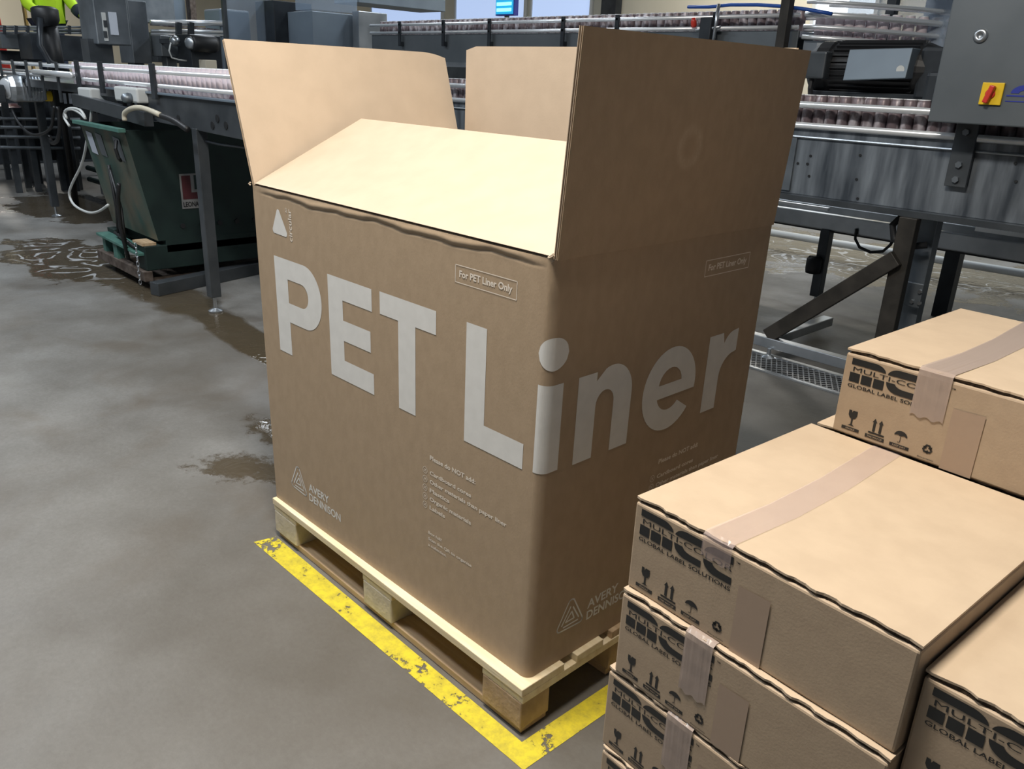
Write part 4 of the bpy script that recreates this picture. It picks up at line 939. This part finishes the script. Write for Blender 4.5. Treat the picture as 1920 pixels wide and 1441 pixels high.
P_ = [pxX(u, v, -7.05) for u, v in ((320, 80), (317, 95), (322, 108), (335, 112), (350, 114))]; MB().tube(P_, .008, 6).build('sensor_cable', 'white_pl', snr, smooth=True)
# clear guard booth
gb = thing('guard_booth', 'clear plastic guard booth with grey frame above the left flap', 'guard', (-7.8, 3.2, 0))
a, b = pxX(418, -40, -7.6), pxX(505, 82, -7.6)
MB().box(-7.62, -7.6, a.y, b.y, b.z, a.z).build('clear_panel', 'plexi', gb)
MB().box(-7.63, -7.58, b.y-.02, b.y+.03, .8, a.z).build('frame_post', 'steel', gb, .004)
MB().box(-7.63, -7.58, a.y-.03, a.y+.01, .8, a.z).build('frame_post', 'darkgrey', gb, .004)
MB().box(-8.3, -7.9, a.y+.08, b.y-.05, .6, 2.05).build('inner_machine', 'bluegrey', gb, .02)
MB().box(-7.63, -7.58, a.y, b.y, b.z-.05, b.z).build('bottom_rail', 'darkgrey', gb)
tag(MB().box(-7.28, -6.95, pxX(585, 20, -6.95).y, pxX(670, 20, -6.95).y, pxX(600, 19, -6.95).z, 2.6).build('cabinet_hood', 'plexi', bev=.004), 'translucent hood on top of the blue grey cabinet', 'hood')
# dark under-structure on the left
us = thing('support_frame', 'dark pipework frame beneath the far left machines', 'frame', (-9.9, 2.2, 0))
for u in (10, 48, 98, 128): q = pxX(u, 200, -9.9); MB().box(-9.94, -9.88, q.y-.03, q.y+.03, .001, 1.3).build('frame_post', 'darkgrey', us)
for v in (222, 238, 256, 276): a, b = pxX(0, v, -9.85), pxX(150, v+2, -9.85); MB().tube([a, b], .02, 8).build('cross_pipe', 'steel_dull', us)
a, b = pxX(0, 150, -11.3), pxX(150, 300, -11.3); MB().box(-10.1, -9.96, 1.6, 4.2, .35, 1.3).build('dark_base', 'dark', us)
ub = MB().box(-13.4, -13.0, .6, 5.2, .001, 1.15); tag(ub.build('dark_view_block', 'dark', bev=.01), 'long dark low block added to hide the bright floor beneath the far left machines', 'cabinet')  # added to block the view of the bright floor beyond
ub = MB().box(-9.2, -6.2, 2.6, 3.0, .1, 1.25); tag(ub.build('dark_machine', 'dark', bev=.01), 'black machine base in the gloom behind the green skip', 'machine')
ub = MB().tube([(-9.5, 2.05, .30), (-5.9, 2.15, .30)], .03, 8).tube([(-9.5, 2.05, .17), (-5.9, 2.15, .17)], .03, 8)
for x in (-9.0, -7.6, -6.1): ub.box(x-.02, x+.02, 2.06, 2.14, .001, .33)
tag(ub.build('low_pipe', 'green'), 'pair of low dark green pipes behind the skip', 'pipe')
# yellow upright and red item near the cream wall
a, b = pxX(42, -30, -13), pxX(50, 48, -13); tag(MB().box(-13.1, -13, a.y, b.y, .8, a.z+.2).build('upright_post', mat('ochre_paint', (.35, .22, .05), .5)), 'ochre upright post before the cream wall, upper left', 'post')
a = pxX(1, 46, -12); tag(MB().hexa([(-12, a.y-.1, 1.0), (-11.9, a.y+.02, 1.0), (-11.9, a.y+.03, 1.0), (-12, a.y+.05, 1.0)], [(-12, a.y-.12, a.z+.2), (-11.9, a.y-.03, a.z+.15), (-11.9, a.y-.02, a.z+.15), (-12, a.y-.02, a.z+.2)]).build('red_sign', 'red_pl'), 'sliver of a red sign at the far left edge', 'sign')

# ------------------------------------------------------------ the worker
def skin_obj(name, verts, edges, radii, m, parent, sub=1):
    me = D.meshes.new(name); off = V(parent['_w']); me.from_pydata([tuple(V(v)-off) for v in verts], edges, []); o = D.objects.new(name, me); COL.objects.link(o); o.parent = parent
    md = o.modifiers.new('skin', 'SKIN'); me.skin_vertices or None
    if not me.skin_vertices: me.attributes  # layer is created by the modifier below
    bm = bmesh.new(); bm.from_mesh(me); ly = bm.verts.layers.skin.verify()
    for i, v in enumerate(bm.verts):
        v[ly].radius = (radii[i], radii[i]) if not isinstance(radii[i], tuple) else radii[i]; v[ly].use_root = i == 0
    bm.to_mesh(me); bm.free()
    md.use_smooth_shade = True
    s_ = o.modifiers.new('sub', 'SUBSURF'); s_.levels = s_.render_levels = sub
    me.materials.append(M[m]); return o
hp = pxX(89, 40, -10.9); px_, py_, pz_ = -10.9, hp.y, .93   # stands on a platform behind the machine
pf = thing('work_platform', 'steel work platform behind the left machines under the worker', 'platform', (-11, py_, 0))
MB().box(-11.29, -10.2, py_-.75, py_+.6, pz_-.05, pz_).build('deck', 'steel_dull', pf)
for x in (-11.2, -10.3):
    for y in (py_-.65, py_+.5): MB().box(x-.03, x+.03, y-.03, y+.03, 0.001, pz_-.05).build('leg', 'darkgrey', pf)
pr = thing('person', 'worker in hi-vis yellow jacket and gloves reaching over the machine, upper left', 'person', (px_, py_, pz_))
def Q(x, y, z): return (px_+x, py_+y, pz_+z)
body = [Q(0, 0, .95), Q(.03, 0, 1.15), Q(.08, 0, 1.38), Q(.10, 0, 1.50), Q(.14, 0, 1.60), Q(.13, 0, 1.72),
        Q(.09, -.18, 1.42), Q(.18, -.26, 1.16), Q(.40, -.20, 1.06), Q(.09, .18, 1.42), Q(.16, .25, 1.20), Q(.32, .36, 1.03),
        Q(0, -.09, .90), Q(.01, -.10, .50), Q(0, -.10, .08), Q(.14, -.11, .03), Q(0, .09, .90), Q(.01, .10, .50), Q(0, .10, .08), Q(.14, .11, .03)]
ed = [(0, 1), (1, 2), (2, 3), (3, 4), (4, 5), (2, 6), (6, 7), (7, 8), (2, 9), (9, 10), (10, 11), (0, 12), (12, 13), (13, 14), (14, 15), (0, 16), (16, 17), (17, 18), (18, 19)]
ra = [.13, .12, .14, .06, .085, .075, .055, .042, .03, .055, .042, .03, .08, .055, .04, .035, .08, .055, .04, .035]
skin_obj('body', body, ed, ra, 'skin', pr, 2)
jk = [body[i] for i in (1, 0, 2, 3, 6, 7, 8, 9, 10, 11)]
skin_obj('hi_vis_jacket', jk, [(0, 1), (0, 2), (2, 3), (2, 4), (4, 5), (5, 6), (2, 7), (7, 8), (8, 9)], [.16, .16, .175, .075, .085, .068, .05, .085, .068, .05], 'hivis', pr, 2)
tr2 = [body[i] for i in (0, 12, 13, 14, 16, 17, 18)]
skin_obj('trousers', tr2, [(0, 1), (1, 2), (2, 3), (0, 4), (4, 5), (5, 6)], [.145, .095, .075, .06, .095, .075, .06], 'navy', pr, 2)
for s_, wi in ((-1, 8), (1, 11)):
    w_ = V(body[wi]); gv = [w_, w_+V((.07, .01*s_, -.02))]; ge = [(0, 1)]; gr = [.034, .032]
    for k in range(4):
        i0 = len(gv); gv += [gv[1]+V((.03, (k-1.5)*.019, 0)), gv[1]+V((.065+.006*(k in (1, 2)), (k-1.5)*.022, -.015)), gv[1]+V((.085, (k-1.5)*.022, -.04))]; ge += [(1, i0), (i0, i0+1), (i0+1, i0+2)]; gr += [.012, .010, .009]
    i0 = len(gv); gv += [w_+V((.04, -.035*s_, -.02)), w_+V((.075, -.05*s_, -.035))]; ge += [(0, i0), (i0, i0+1)]; gr += [.013, .010]
    skin_obj('glove', gv, ge, gr, 'glove', pr, 1)
pt_ = MB().lathe([(.073, -.05), (.077, 0), (.070, .05)], (V(body[10])+V(body[11]))/2, V(body[11])-V(body[10]), seg=16); pt_.build('sleeve_patch', 'reflect', pr, smooth=True)
hd = MB().lathe([(.0, .12), (.05, .113), (.085, .085), (.10, .04), (.10, 0), (.085, -.05), (.05, -.075)][::-1], (px_+.115, py_, pz_+1.70), seg=20); hd.build('hair', 'hair', pr, smooth=True)
fcx = px_+.215
fa = MB().lathe([(.012, -.02), (.016, 0), (.006, .03)], (fcx+.005, py_, pz_+1.665), (.2, 0, 1), seg=10); fa.build('nose', 'skin', pr, smooth=True)
for s_ in (-1, 1): MB().lathe([(.004, -.008), (.011, -.004), (.011, .004), (.004, .008)], (fcx-.012, py_+.034*s_, pz_+1.695), (1, 0, 0), seg=10).build('eye', 'paper', pr, smooth=True); MB().lathe([(.02, -.006), (.028, 0), (.015, .008)], (px_+.12, py_+.088*s_, pz_+1.68), (0, s_, 0), seg=12).build('ear', 'skin', pr, smooth=True)
MB().lathe([(.004, -.02), (.008, -.01), (.008, .01), (.004, .02)], (fcx-.008, py_, pz_+1.625), (0, 1, 0), seg=8).build('mouth', 'red_pl', pr, smooth=True)
for s_ in (-1, 1): MB().box(px_-.09, px_+.20, py_+.10*s_-.05, py_+.10*s_+.05, pz_, pz_+.09).build('boot', 'black', pr, .02)

# ------------------------------------------------------------ ceiling light fittings; the last two serve the added wall lamps
for i, (x, y, z, l) in enumerate(((-.12, -.50, 3.93, .9), (-3.5, -1.6, 4.63, 2.4), (-7.5, -.5, 4.83, 2.4), (-1.2, 8.6, 4.83, 3.0), (-5.5, 5.8, 4.83, 3.0), (-11, 4.5, 4.83, 2.4), (-20.5, 3.5, 4.83, 2.4), (-6, 10.3, 4.83, 3.0))):
    t = thing('ceiling_lamp', ['ceiling lamp over the cartons', 'ceiling lamp over the empty floor', 'ceiling lamp over the far left floor', 'ceiling lamp over the trough conveyor', 'ceiling lamp over the raised conveyor', 'ceiling lamp over the far machines', 'added unseen lamp brightening the left cream wall', 'added unseen lamp brightening the back wall'][i], 'lamp', (x, y, z))
    MB().box(x-l/2-.02, x+l/2+.02, y-.27, y+.27, z, z+.06).build('housing', 'white_pl', t, .005)
    MB().tube([(x, y, z+.06), (x, y, 6)], .01, 6).build('suspension_rod', 'steel', t)
for o in D.objects:
    if '_w' in o: del o['_w']
